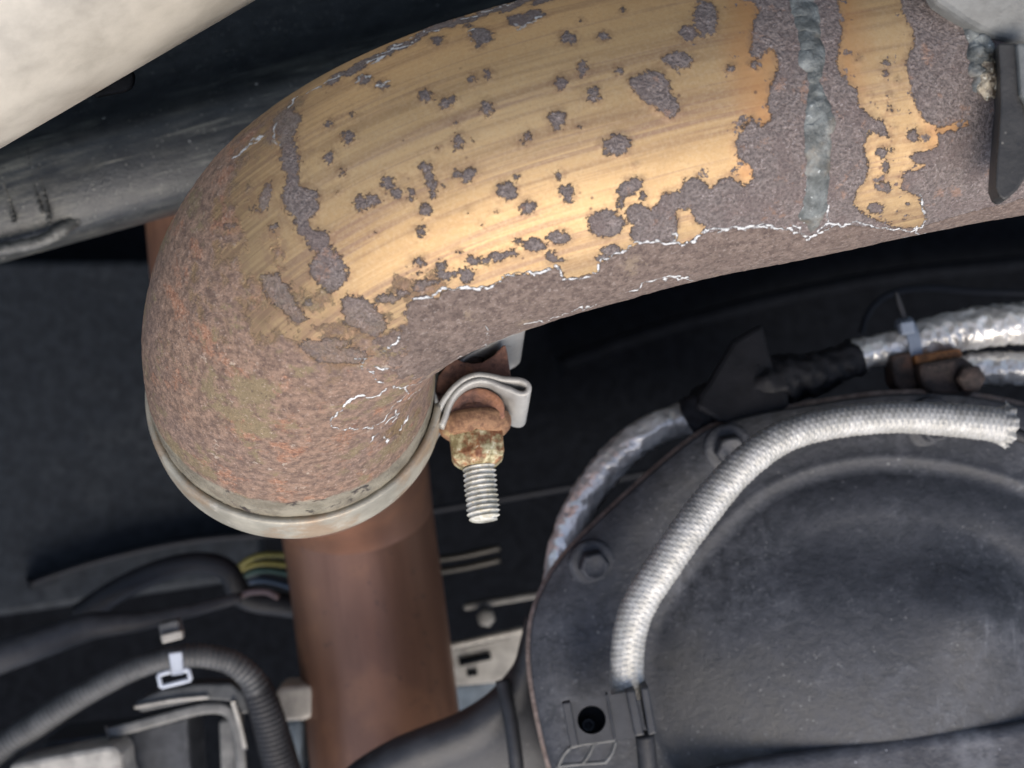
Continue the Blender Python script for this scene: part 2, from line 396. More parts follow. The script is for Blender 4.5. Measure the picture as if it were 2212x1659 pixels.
spots2 = [(305, 430, 45, 35), (400, 460, 38, 30), (640, 520, 40, 38), (745, 562, 35, 35), (785, 545, 28, 26), (895, 425, 27, 30), (977, 402, 30, 35), (972, 585, 40, 48), (1395, 205, 38, 38), (1430, 215, 28, 38), (1600, 193, 33, 28), (1485, 368, 36, 48), (1685, 385, 24, 26), (1370, 452, 42, 42), (1540, 495, 34, 32), (1545, 530, 46, 26), (1350, 640, 58, 46), (1348, 685, 28, 26), (1475, 690, 15, 12), (818, 768, 36, 45), (1185, 745, 38, 38), (1165, 770, 26, 30), (222, 745, 42, 42), (118, 852, 32, 38), (190, 925, 24, 28), (120, 672, 25, 25), (250, 622, 18, 18), (640, 905, 42, 35), (655, 940, 30, 50), (670, 1000, 40, 36), (680, 1045, 28, 34), (820, 935, 36, 26), (880, 930, 34, 32), (858, 960, 36, 36), (640, 1135, 45, 45), (617, 1252, 35, 35), (290, 1100, 40, 50), (350, 1080, 50, 45), (430, 990, 36, 42), (450, 1015, 30, 26), (485, 1040, 32, 42), (565, 1040, 30, 30), (560, 1075, 26, 22), (1078, 1035, 58, 55), (1190, 1120, 48, 46), (1133, 958, 18, 14), (1362, 948, 28, 28), (1405, 1030, 50, 34), (1410, 1065, 36, 38), (1668, 785, 82, 68), (1610, 1205, 105, 75), (1745, 1010, 80, 50, -0.5), (610, 1412, 42, 32), (725, 1432, 30, 30), (740, 1485, 50, 30), (885, 1405, 45, 35), (862, 1480, 38, 50), (960, 1405, 40, 26), (1025, 1385, 50, 34), (1100, 1365, 50, 24), (1225, 1325, 65, 42), (1360, 1280, 62, 42), (1142, 1305, 22, 18), (1320, 1385, 40, 36), (1350, 1400, 50, 14), (815, 1362, 17, 17), (605, 1545, 40, 35), (440, 1610, 70, 30), (520, 1580, 50, 22), (660, 1520, 55, 20), (790, 1470, 60, 16, -0.2), (940, 195, 68, 48), (925, 235, 26, 36), (1150, 110, 80, 40), (1230, 80, 60, 30), (700, 220, 45, 26), (870, 140, 24, 18), (1690, 1100, 26, 40), (1800, 1160, 90, 60), (1810, 1060, 20, 34), (1640, 1350, 60, 34), (1590, 1390, 40, 20)]
for sp_ in spots2:
    (cx, cy), = z2([sp_[:2]]); paint(sd, hit(blob(cx, cy, sp_[2]*.4, sp_[3]*.4, sp_[4] if len(sp_) > 4 else 0))[0])
for x, y, r in [(707, 802, 9), (885, 762, 8), (740, 1000, 11), (945, 1212, 8), (1770, 895, 10), (1480, 112, 13), (865, 1150, 7), (1020, 1148, 8), (160, 1035, 9), (1700, 55, 16), (365, 1255, 7), (805, 665, 16), (605, 1470, 13), (520, 970, 10)]:
    (cx, cy), = z2([(x, y)]); paint(sd, hit(blob(cx, cy, r*.42, r*.42, 0, 8))[0])
spotsD = [(1487, 72, 22, 19), (1525, 40, 28, 42), (1463, 130, 34, 20), (1578, 148, 10, 8), (1637, 100, 20, 30), (1630, 140, 12, 12), (575, 425, 15, 40, 0.35), (545, 455, 8, 16), (585, 600, 22, 12), (700, 760, 60, 22, 0.3), (760, 770, 36, 20), (665, 655, 8, 10), (720, 740, 40, 14), (500, 488, 16, 10), (590, 492, 13, 11), (1915, 160, 10, 10)]
for s_ in spotsD: paint(sd, hit(blob(*s_))[0])
for pg_ in ([(1355, 172), (1378, 160), (1400, 153), (1432, 154), (1448, 176), (1452, 204), (1468, 222), (1470, 240), (1458, 256), (1440, 256), (1418, 240), (1396, 226), (1374, 206), (1358, 190)], [(735, 640), (760, 636), (782, 640), (815, 658), (836, 688), (838, 714), (812, 730), (780, 718), (748, 702), (735, 675)], [(558, 592), (585, 590), (606, 596), (626, 618), (640, 650), (672, 690), (645, 696), (604, 672), (572, 640)]):
    paint(sd, hit(pg_)[0])
for x, y, rx, ry in [(1425, 735, 36, 42), (1260, 820, 36, 34), (1310, 810, 16, 14), (1275, 900, 22, 42), (1270, 1010, 42, 34), (1230, 1125, 50, 34), (1480, 745, 14, 14), (1278, 400, 22, 26), (1130, 325, 14, 12), (1285, 345, 26, 18), (1340, 440, 13, 15), (1295, 520, 18, 15), (1300, 590, 20, 20), (1470, 850, 70, 40), (1420, 960, 60, 45), (1320, 690, 10, 10), (1250, 960, 22, 10), (1340, 1140, 12, 10), (1400, 1100, 14, 10), (1200, 520, 12, 9), (1380, 1180, 10, 8)]:
    (cx, cy), = z3([(x, y)]); paint(sd, hit(blob(cx, cy, rx*.4, ry*.4))[0])
vein = [(625, 228), (655, 250), (640, 290), (650, 340), (650, 395), (690, 415), (692, 450), (672, 475), (680, 490), (715, 500), (718, 530), (740, 550), (757, 590), (750, 610), (720, 637), (705, 630), (690, 615), (665, 595), (668, 570), (680, 550), (665, 535), (640, 500), (635, 470), (610, 445), (607, 420), (615, 390), (605, 350), (600, 310), (590, 280), (585, 262), (610, 240)]
paint(sd, hit(vein)[0])
# flaking scale on the upper edge
edge = [(1240, -25), (1190, -12), (1120, 4), (1050, 22), (985, 45), (930, 66), (870, 92), (810, 122), (770, 142), (720, 172)]
for a, b_ in zip(edge[:-1], edge[1:]):
    for t in np.linspace(0, 1, 4): paint(sd, hit(blob(a[0]+(b_[0]-a[0])*t+rng.uniform(-6, 6), a[1]+(b_[1]-a[1])*t+rng.uniform(0, 10), 22, 7, -0.4))[0])

# brown underside
bn = np.full((NU, NA), 6.0)
up_line = [(2400, 385), (2200, 430), (2080, 462), (1985, 490), (1900, 489), (1800, 485), (1745, 508), (1690, 490), (1600, 491), (1525, 499), (1480, 527), (1440, 520), (1398, 520), (1376, 524), (1352, 540), (1320, 554), (1296, 568), (1292, 588), (1256, 596), (1220, 602), (1208, 576), (1188, 580), (1148, 592), (1132, 590), (1096, 596), (1068, 616), (1040, 622), (1004, 620), (952, 628), (935, 640), (890, 645), (878, 690), (862, 702), (835, 735)]
uvl = hit(up_line)[0]
sgn = 1 if hit([(1300, 640)])[0][0, 1] > hit([(1300, 300)])[0][0, 1] else -1
under = np.vstack([uvl, [[uvl[-1, 0]+6, uvl[-1, 1]+sgn*18], [uvl[-1, 0]+10, sgn*61], [uvl[0, 0], sgn*61]]])
paint(bn, under, margin=8)
# white crazed lines
wl = np.full((NU, NA), 4.0)
lines = [up_line[5:31], z3([(310, 1248), (380, 1240), (440, 1228)]), z3([(520, 1225), (640, 1212), (720, 1235), (800, 1215), (850, 1290), (905, 1260), (960, 1200), (1040, 1215), (1120, 1200), (1220, 1225), (1330, 1232), (1450, 1238), (1490, 1190), (1470, 1050)]), z3([(1450, 1222), (1430, 1300), (1300, 1338)]), z3([(860, 920), (850, 1010), (865, 1050), (840, 1110), (830, 1200)]), z3([(965, 1120), (960, 1210)]), z3([(1620, 1255), (1500, 1285), (1380, 1330)]), z3([(0, 1520), (60, 1500), (140, 1490), (220, 1500)]), [(1340, 632), (1370, 625), (1400, 607), (1440, 600), (1495, 602)],
         z4([(1270, 640), (1330, 650), (1310, 690), (1370, 720), (1390, 770), (1440, 800), (1390, 850), (1280, 850), (1200, 920), (1150, 980), (1160, 1015), (1240, 1030), (1330, 1025), (1420, 990), (1460, 930), (1540, 850), (1560, 810), (1470, 800), (1550, 795), (1620, 770)]), z4([(1540, 870), (1600, 830), (1650, 790)]), z4([(1490, 950), (1450, 990), (1400, 1050), (1350, 1100)]), z4([(1560, 960), (1520, 1030)]), z4([(1490, 930), (1500, 960), (1475, 990)]), z4([(1430, 600), (1500, 560), (1510, 520)]), z4([(1380, 690), (1450, 700)]), z4([(1440, 1080), (1460, 1100)]),
         [(985, 772), (1020, 760), (1060, 742), (1100, 727), (1120, 715)], [(1050, 708), (1055, 725), (1048, 740)], [(1130, 700), (1180, 690), (1230, 672), (1290, 655)],
         z2([(880, 160), (870, 200), (890, 225)]), z2([(1130, 130), (1150, 175), (1200, 120), (1300, 80)]), z2([(600, 210), (560, 240), (440, 290), (330, 350)]), z2([(260, 440), (290, 410), (345, 405)]), z2([(370, 480), (440, 440)]), [(600, 265), (590, 290), (598, 315)], [(622, 232), (634, 224), (640, 210)], [(660, 205), (700, 182), (740, 164)], [(790, 136), (830, 116), (880, 92)], [(1000, 44), (1060, 22), (1120, 4)], [(505, 345), (530, 318), (560, 290)], [(884, 84), (950, 62)], [(520, 330), (545, 310), (575, 290)], z3([(130, 1310), (150, 1260), (120, 1240)])]
for L_ in lines:
    q = np.array(L_, float); q2 = spline(q, max(8, int(np.linalg.norm(np.diff(q, axis=0), axis=1).sum()/7)))
    q2 += rng.normal(0, 2.6, q2.shape)
    paint(wl, hit(q2)[0], line=True)
# zones
def zone(poly, margin=14):
    f_ = np.full((NU, NA), float(margin)); paint(f_, hit(poly)[0], margin=margin); return f_
elb = np.full((NU, NA), 20.0)
eline = [(560, 290), (520, 350), (478, 400), (476, 480), (470, 560), (500, 615), (545, 660), (600, 705), (690, 735), (770, 745), (835, 735), (880, 690)]
eu = hit(eline)[0]
paint(elb, np.vstack([eu, [[eu[-1, 0], sgn*61], [LEN*1000+30, sgn*61], [LEN*1000+30, -sgn*61], [eu[0, 0], -sgn*61]]]), margin=20)
heat = zone(z3([(470, -200), (700, -200), (700, 700), (600, 960), (500, 960), (540, 600), (440, 300)]))
heat = np.minimum(heat, zone(z3([(1000, -200), (1130, 0), (1130, 480), (1030, 450), (1000, 200)])))
heat = np.minimum(heat, zone(z3([(1540, 640), (1740, 630), (1740, 720), (1560, 760), (1560, 1000), (1450, 1000)])))
elb = np.where((np.abs(ang)[None] > 1.70) & (dist_end[:, None] < 0.085), -12.0, elb)
lip = (0.018-dist_end)*1000        # mm past the start of the end lip (negative before it)
back = (np.abs(ang)[None] > 1.73) & (dist_end[:, None] > 0.075)
sd = np.where(np.broadcast_to(back, sd.shape), -2.0, sd); bn = np.where(np.broadcast_to(back, bn.shape), -3, bn)

# relief: scabs and scale stand proud of the sheet
LOWF = np.array([[mnoise.noise(Vector(p*420))+0.6*mnoise.noise(Vector(p*1100)) for p in row] for row in PV[:, :, :]])
LUMP = np.array([[mnoise.noise(Vector(p*60)) for p in row[::1]] for row in PV])
rust_any = np.clip(1/(1+np.exp(np.clip(np.minimum(np.minimum(sd*3, bn*2), elb*0.6), -20, 20))), 0, 1)
relief = rust_any*(LOWF*0.00016+LUMP*0.00025)+0.00016*(1/(1+np.exp(np.clip(sd, -4, 4)*3)))+0.00012*(1/(1+np.exp(np.clip(bn, -6, 6)*2)))
PVd = PV+relief[..., None]*PN
inner = (axis+0)[-1][None]+(rad[-1]-0.0018)*dirs[-1]
pv = np.vstack([PVd.reshape(-1, 3), inner]); pf = gridfaces(NU, NA, True).tolist()
k0 = (NU-1)*NA
pf += [[k0+j, k0+(j+1) % NA, NU*NA+(j+1) % NA, NU*NA+j] for j in range(NA)]

def pipe_material():
    k = NT('heat_tinted_rusting_steel')
    SD, BN, WL, EL, HT, LP = [k.attr(a) for a in ('sd_rust', 'sd_under', 'd_line', 'sd_elbow', 'sd_heat', 'lip')]
    uv = k.attr('unrolled', 'Vector'); M, A, S = (lambda a, b: k.math('MULTIPLY', a, b)), (lambda a, b: k.math('ADD', a, b)), (lambda a, b: k.math('SUBTRACT', a, b))
    nA = k.noise(480, 6, 0.7); nB = k.noise(1250, 3, 0.65, off=2); nC = k.noise(110, 6, 0.65, off=4); nD = k.noise(2300, 2, 0.5, off=7); nE = k.noise(30, 4, 0.55, off=12)
    # bare tinted metal with drawing lines along the tube
    st1 = k.noise(1.0, 5, 0.62, vec=k.vmap(uv, scale=(0.008, 0.30, 1)), dist=0.5)
    st2 = k.noise(1.0, 6, 0.7, vec=k.vmap(uv, scale=(0.020, 1.05, 1), loc=(3, 8, 0)), dist=0.6)
    c = k.mix(k.step(nE, 0.3, 0.7), (0.46, 0.30, 0.142), (0.56, 0.38, 0.19))
    c = k.mix(M(k.step(st1, 0.46, 0.66), 0.72), c, (0.30, 0.185, 0.10))
    st3 = k.noise(1.0, 5, 0.65, vec=k.vmap(uv, scale=(0.006, 0.16, 1), loc=(9, 2, 0)), dist=0.8)
    c = k.mix(M(M(k.step(st3, 0.5, 0.62), k.step(st2, 0.42, 0.58)), 0.6), c, (0.27, 0.165, 0.125))
    c = k.mix(M(k.step(st2, 0.54, 0.70), 0.5), c, (0.255, 0.155, 0.12))
    c = k.mix(M(k.step(st2, 0.45, 0.30), 0.4), c, (0.60, 0.43, 0.235))
    c = k.mix(M(k.step(nB, 0.40, 0.72), 0.32), c, (0.60, 0.455, 0.275))
    c = k.mix(M(k.step(nD, 0.46, 0.30), 0.22), c, (0.26, 0.17, 0.09))
    c = k.mix(M(k.step(nC, 0.55, 0.72), 0.35), c, (0.36, 0.25, 0.14))
    ht = k.step(A(HT, M(nC, 6)), 8, -1)
    c = k.mix(M(ht, 0.7), c, k.mix(nC, (0.40, 0.165, 0.05), (0.52, 0.29, 0.12)))
    fl = M(k.step(k.voro(300), 0.15, 0.07), k.step(k.noise(60, 3, off=6), 0.55, 0.62))
    c = k.mix(M(fl, 0.8), c, (0.13, 0.075, 0.055))
    # reddened elbow, olive showing through
    eo = A(EL, M(S(nC, 0.5), 62)); eo = A(eo, M(S(nA, 0.5), 22)); eo = A(eo, M(S(nE, 0.5), 14))
    em = k.step(eo, 4.5, -5.0); dull = k.step(A(EL, M(S(nE, 0.5), 10)), 19, 0)
    c = k.mix(M(dull, 0.78), c, k.mix(k.step(st2, 0.40, 0.60), (0.325, 0.235, 0.125), (0.165, 0.115, 0.068)))
    c = k.mix(M(M(k.step(A(EL, M(S(nC, 0.5), 50)), 14, 2), k.step(nA, 0.40, 0.62)), 0.6), c, (0.235, 0.145, 0.095))
    er = k.mix(k.step(nA, 0.36, 0.64), (0.135, 0.088, 0.065), (0.292, 0.192, 0.134))
    er = k.mix(M(k.step(nE, 0.42, 0.62), 0.25), er, k.mix(nA, (0.11, 0.078, 0.070), (0.24, 0.18, 0.16)))
    er = k.mix(M(k.step(k.noise(95, 6, 0.75, off=11), 0.53, 0.63), 0.75), er, k.mix(k.step(nB, 0.4, 0.6), (0.26, 0.115, 0.065), (0.40, 0.215, 0.13)))
    er = k.mix(M(k.step(k.noise(58, 7, 0.78, off=15), 0.51, 0.58), 0.9), er, k.mix(nA, (0.145, 0.11, 0.06), (0.275, 0.213, 0.12)))
    er = k.mix(M(k.step(nB, 0.57, 0.70), 0.5), er, (0.46, 0.35, 0.28))
    er = k.mix(M(k.step(nB, 0.43, 0.30), 0.65), er, (0.075, 0.046, 0.040))
    er = k.mix(M(k.step(k.noise(200, 6, 0.75, off=41), 0.63, 0.68), 0.6), er, (0.50, 0.42, 0.33))
    c = k.mix(em, c, er)
    # brown-grey scale on the underside
    bo = A(BN, M(S(nA, 0.5), 2.2)); bo = A(bo, M(S(nB, 0.5), 1.2)); bo = A(bo, M(M(S(k.noise(150, 6, 0.7, off=71), 0.5), 26), k.step(EL, 14, -2))); bm = k.step(bo, 0.2, -0.2)
    br = k.mix(k.step(nA, 0.36, 0.64), (0.110, 0.077, 0.062), (0.218, 0.162, 0.130))
    br = k.mix(M(k.step(nC, 0.48, 0.66), 0.5), br, k.mix(nB, (0.085, 0.062, 0.054), (0.20, 0.145, 0.115)))
    br = k.mix(M(k.step(nB, 0.56, 0.68), 0.55), br, (0.37, 0.305, 0.26))
    br = k.mix(M(k.step(nB, 0.44, 0.30), 0.7), br, (0.055, 0.038, 0.034))
    br = k.mix(M(k.step(k.noise(85, 6, 0.75, off=51), 0.60, 0.66), 0.6), br, (0.29, 0.22, 0.15))
    c = k.mix(bm, c, br)
    # scabs
    so_ = A(SD, M(S(nA, 0.5), 1.9)); so_ = A(so_, M(S(nB, 0.5), 2.8)); so_ = A(so_, M(S(nC, 0.5), 1.0)); pit = M(k.step(k.noise(330, 5, 0.7, off=61), 0.585, 0.64), k.step(HT, 13.0, 9.0)); so_ = S(so_, M(pit, M(k.step(SD, 3.9, 2.0), 3.2)))
    sm = M(k.step(so_, -0.08, -0.44), S(1.0, bm))
    halo = k.step(so_, 1.5, 0.0)
    c = k.mix(M(M(M(halo, k.step(nA, 0.40, 0.62)), S(1.0, bm)), 0.65), c, (0.27, 0.165, 0.095))
    sr = k.mix(k.step(nB, 0.36, 0.64), (0.122, 0.099, 0.090), (0.210, 0.175, 0.158))
    sr = k.mix(M(k.step(nA, 0.42, 0.60), 0.6), sr, k.mix(k.step(nB, 0.38, 0.64), (0.102, 0.077, 0.068), (0.275, 0.222, 0.195)))
    sr = k.mix(M(k.step(nC, 0.46, 0.62), 0.5), sr, k.mix(nA, (0.090, 0.068, 0.064), (0.21, 0.152, 0.132)))
    sr = k.mix(M(M(k.step(nD, 0.56, 0.66), k.step(nA, 0.48, 0.60)), 0.6), sr, (0.44, 0.39, 0.37))
    sr = k.mix(M(k.step(nD, 0.42, 0.32), 0.55), sr, (0.055, 0.042, 0.040))
    sr = k.mix(M(k.step(k.noise(170, 6, 0.75, off=21), 0.585, 0.64), 0.55), sr, k.mix(nB, (0.21, 0.10, 0.06), (0.40, 0.26, 0.18)))
    c = k.mix(M(sm, k.fmix(k.step(EL, 13, 0), 1.0, 0.62)), c, sr)
    # end lip: grey-olive, grimy
    lm = k.step(A(LP, M(S(nC, 0.5), 5)), -0.6, 0.9)
    lc = k.mix(k.step(nC, 0.35, 0.65), (0.15, 0.135, 0.098), (0.29, 0.265, 0.20)); lc = k.mix(k.step(k.noise(60, 5, 0.7, off=17), 0.54, 0.60), lc, (0.03, 0.027, 0.026))
    c = k.mix(M(lm, 0.9), c, lc)
    # white crazing
    wo = A(WL, M(S(nA, 0.5), 1.1)); wo = A(wo, M(S(nB, 0.5), 0.5))
    wm = M(k.step(wo, 0.30, 0.14), k.step(k.noise(190, 4, 0.65, off=31), 0.34, 0.48))
    c = k.mix(wm, c, k.mix(nB, (0.60, 0.59, 0.56), (0.88, 0.87, 0.84)))
    rustall = k.math('MAXIMUM', k.math('MAXIMUM', sm, bm), k.math('MAXIMUM', M(em, 0.9), wm))
    rough = k.fmix(rustall, A(0.50, M(st2, 0.12)), 0.8)
    metal = k.fmix(rustall, 0.55, 0.04)
    h = M(A(M(nB, 0.75), A(M(nA, 0.55), M(nD, 0.45))), A(0.03, M(rustall, k.fmix(em, 1.0, 0.6))))
    h = A(h, M(sm, 0.5)); h = A(h, M(wm, 0.9)); h = A(h, M(bm, 0.25)); h = A(h, M(st2, 0.02))
    return k.done(c, rough, metal, k.bump(h, 0.0007, 1.0), 0.4)
m_pipe = pipe_material()

ex = thing('exhaust_pipe', surf((1100, 700))[0], 'large rust-spotted golden steel exhaust pipe bending into the band clamp', 'exhaust pipe')
po = put('pipe_wall', pv, pf, m_pipe, ex)
nv = len(pv)
def addattr(name, f_, tail_val=0.0):
    a = po.data.attributes.new(name, 'FLOAT', 'POINT')
    d = np.full(nv, tail_val, np.float32); d[:NU*NA] = np.broadcast_to(f_, (NU, NA)).reshape(-1); a.data.foreach_set('value', d)
for nme, f_ in (('sd_rust', sd), ('sd_under', bn), ('d_line', wl), ('sd_elbow', elb), ('sd_heat', heat), ('lip', lip[:, None])): addattr(nme, f_, 3.0)
a = po.data.attributes.new('unrolled', 'FLOAT_VECTOR', 'POINT')
d = np.zeros((nv, 3), np.float32); d[:NU*NA, :2] = UV.reshape(-1, 2); a.data.foreach_set('vector', d.reshape(-1))

# weld beads
def weld_mat():
    k = NT('weld_metal')
    a_ = k.noise(160, 5, 0.65); b_ = k.noise(700, 4, 0.65, off=3); d_ = k.noise(60, 5, 0.6, off=5)
    c = k.mix(k.step(a_, 0.35, 0.65), (0.075, 0.08, 0.074), (0.235, 0.25, 0.235))
    c = k.mix(k.math('MULTIPLY', k.step(d_, 0.5, 0.66), 0.7), c, (0.22, 0.17, 0.115))
    c = k.mix(k.math('MULTIPLY', k.step(b_, 0.62, 0.72), 0.7), c, (0.60, 0.62, 0.59))
    c = k.mix(k.math('MULTIPLY', k.step(b_, 0.4, 0.3), 0.6), c, (0.055, 0.05, 0.046))
    return k.done(c, 0.6, 0.25, k.bump(k.math('ADD', b_, a_), 0.0006, 0.9))
m_weld = weld_mat()
def bead(path, hw, hgt, ripple, n=110, m=17):
    q = spline(np.array(path, float), n); hws = np.interp(np.linspace(0, 1, n), np.linspace(0, 1, len(hw)), hw)
    C, NN = [], []
    for p in spline(q, 24): s_, n_ = surf(p); C.append(s_); NN.append(n_)
    C = spline(np.array(C), n); NN = spline(np.array(NN), n); NN /= np.linalg.norm(NN, axis=1)[:, None]
    Tt = np.gradient(C, axis=0); Tt /= np.linalg.norm(Tt, axis=1)[:, None]; Sd = np.cross(Tt, NN)
    t = np.linspace(-1, 1, m); v = []
    for i in range(n):
        e = min(1.0, 5*min(i, n-1-i)/n+0.12)**0.5; jit = 1+0.16*mnoise.noise(Vector((i*0.13, 7, 1)))
        s_ = i/n
        wv = hws[i]*0.1085e-3*jit*(1+0.05*math.sin(i*0.23+1))*e
        for tt in t:
            r_ = 0.05*math.sin((s_-0.05*tt*tt)*ripple*2*math.pi)*(2.0 if s_ < 0.16 else 0.8)
            hh = hgt*e*(max(0, 1-tt*tt)**0.7*(1+r_)+0.22*mnoise.noise(Vector((tt*1.6, i*0.10, hgt*1e4)))+0.10*mnoise.noise(Vector((tt*5, i*0.5, 4))))
            v.append(C[i]+Sd[i]*tt*wv+NN[i]*(hh-0.0004))
    return np.array(v), gridfaces(n, m)
v, f = bead([(1757, 168), (1766, 230), (1769, 300), (1767, 380), (1761, 450), (1752, 508)], [27, 34, 31, 29, 34, 22], 0.0012, 17)
put('weld_bead', v, f, m_weld, ex, label='long grey-green weld bead round the pipe')
v, f = bead([(1722, -60), (1732, -5), (1745, 50), (1754, 110), (1758, 160), (1757, 190)], [22, 27, 32, 24, 30, 20], 0.0012, 8)
put('weld_bead', v, f, m_weld, ex, label='upper weld bead partly in shade')
v, f = bead([(2075, 10), (2105, 60), (2118, 110), (2116, 160), (2105, 200)], [14, 26, 30, 26, 14], 0.0022, 8)
put('weld_bead', v, f, m_weld, ex, label='weld bead beside the bracket')
# burnt weld blob
s_, n_ = surf((2134, 168))
k = NT('burnt_slag'); a_ = k.noise(300, 4, 0.7); b_ = k.noise(900, 3, 0.6)
c_ = k.mix(k.step(a_, 0.4, 0.6), (0.10, 0.075, 0.05), (0.52, 0.44, 0.31)); m_slag = k.done(k.mix(k.step(b_, 0.6, 0.7), c_, (0.8, 0.75, 0.6)), 0.5, 0.2, k.bump(a_, 0.001, 1))
ph, th = np.meshgrid(np.linspace(0, math.pi, 22), np.linspace(0, 2*math.pi, 32, endpoint=False), indexing='ij')
sp = np.stack([np.sin(ph)*np.cos(th), np.sin(ph)*np.sin(th), np.cos(ph)], -1).reshape(-1, 3)
ds = np.array([1+0.28*mnoise.noise(Vector(q*2.6))+0.14*mnoise.noise(Vector(q*6)) for q in sp])
put('weld_blob', s_+sp*ds[:, None]*np.array((0.0033, 0.0043, 0.003)), gridfaces(22, 32, True), m_slag, ex)

# ------------------------------------------------------------------ hanger bracket, top right
br = thing('hanger_bracket', P(2180, 60, 0.30), 'grey steel hanger bracket with a black blade at the top right corner', 'bracket')
pl = smoothpoly([(1995, -60), (2020, 0), (2058, 28), (2101, 58), (2150, 78), (2215, 92), (2330, 110), (2560, 130), (2700, 0), (2700, -420), (2300, -460), (2080, -300)], 60)
v, f = pxprism([(x, y, 0.286-0.012*(x-2000)/300*0+0.010*(y+60)/150) for x, y in pl], 0.29, 0.006)
put('plate', v, f, m_grey, br, bevel=0.0012)
bl = [(2156, 93), (2198, 93), (2203, 202), (2214, 231), (2216, 384), (2198, 410), (2179, 428), (2168, 432), (2158, 424), (2150, 404), (2152, 361), (2158, 290), (2161, 231), (2160, 150)]
v, f = pxprism(bl, 0.291, 0.012, (26, -4)); put('blade', v, f, m_blade, br, bevel=0.0005)
v, f = pxprism([(2198, 92), (2240, 95), (2240, 260), (2206, 205)], 0.2895, 0.004); put('side_flange', v, f, m_grey, br, bevel=0.0006)

# ------------------------------------------------------------------ band clamp
cl = thing('band_clamp', RING, 'pale weathered band clamp with folded lug around the elbow end', 'clamp')
e1 = nrm(np.array((1, 0, 0))-b_dir*b_dir[0]); e2 = np.cross(b_dir, e1)
if e2[1] > 0: e2 = -e2                                     # e1 to the right, e2 downwards in the picture
r_in = rad[-1]+0.0001
aa = np.linspace(math.radians(-10), math.radians(-10)-math.radians(343), 180)[::-1]
prof = [(r_in, -0.0005), (r_in+0.0016, -0.0005), (r_in+0.0019, 0.0002), (r_in+0.0021, 0.002), (r_in+0.0021, 0.0090), (r_in+0.0019, 0.0112), (r_in+0.0014, 0.0116), (r_in, 0.0116)]
rows = []
for t in aa:
    wv = 1+0.004*math.sin(t*3+1)
    rows.append([RING+(e1*math.cos(t)+e2*math.sin(t))*p[0]*wv+b_dir*p[1] for p in prof])
v = np.array(rows).reshape(-1, 3); f = gridfaces(len(aa), len(prof), True).tolist()
f += [list(range(len(prof)))[::-1], [(len(aa)-1)*len(prof)+j for j in range(len(prof))]]
put('band', v, f, m_zinc, cl)
zE = lambda p: [(x*.15556+921.7, y*.15556+700.5) for x, y in p]
lugm = galv_mat('bright_zinc', (0.36, 0.355, 0.33), 0.08)
def strip(poly_px, d, width, th_px, n=120, dd=0.0):
    """thin metal strip bent along a line in the ring plane, extruded along the clamp axis"""
    q = spline(np.array(poly_px, float), n); t = np.gradient(q, axis=0); t /= np.linalg.norm(t, axis=1)[:, None]
    nn = np.stack([-t[:, 1], t[:, 0]], 1)*th_px/2
    wv = np.interp(np.linspace(0, 1, n), np.linspace(0, 1, len(width)), width) if hasattr(width, '__len__') else np.full(n, width)
    out = []
    for s_ in range(n):
        a0, a1 = P(*(q[s_]-nn[s_]), d), P(*(q[s_]+nn[s_]), d)
        m_ = (a0+a1)/2; a0b, a1b = a0+(m_-a0)*0.35, a1+(m_-a1)*0.35
        bw = b_dir*wv[s_]
        out.append([a0+b_dir*0.0004, a0b, a1b, a1+b_dir*0.0004, a1+bw-b_dir*0.0004, a1b+bw, a0b+bw, a0+bw-b_dir*0.0004])
    v = np.array(out).reshape(-1, 3); f = gridfaces(n, 8, True).tolist(); f += [list(range(8))[::-1], [(n-1)*8+j for j in range(8)]]
    return v, f
lug = zE([(-260, 1960), (-120, 1760), (0, 1540), (100, 1320), (195, 1120), (300, 960), (420, 830), (560, 735), (720, 694), (900, 715), (1060, 750), (1200, 762), (1320, 775), (1400, 825), (1418, 890), (1375, 950), (1275, 950), (1150, 895), (1000, 840), (880, 785), (725, 768), (590, 805), (460, 890), (365, 1005), (300, 1140), (262, 1260), (205, 1395)])
v, f = strip(lug, 0.3745, [0.013, 0.013, 0.014, 0.019, 0.0225, 0.0225, 0.0225, 0.0225, 0.021, 0.006, 0.003, 0.003, 0.003], 13, 220); put('folded_lug', v, f, lugm, cl)
lug2 = [(915, 830), (945, 790), (985, 757), (1050, 716), (1100, 690), (1126, 688), (1132, 697), (1120, 710), (1066, 738), (1004, 772), (958, 812)]
v, f = strip(lug2, 0.383, 0.0235, 10, 120); put('folded_lug', v, f, lugm, cl)
sad = [(940, 850), (946, 812), (966, 786), (984, 774), (1000, 781), (1020, 785), (1042, 782), (1066, 767), (1086, 746), (1092, 744), (1096, 764), (1104, 815), (1108, 850)]
v, f = pxprism([(x, y, 0.3805) for x, y in sad], 0.3805, 0.016, (0, 26)); put('saddle_spacer', v, f, m_rust, cl, bevel=0.0005)
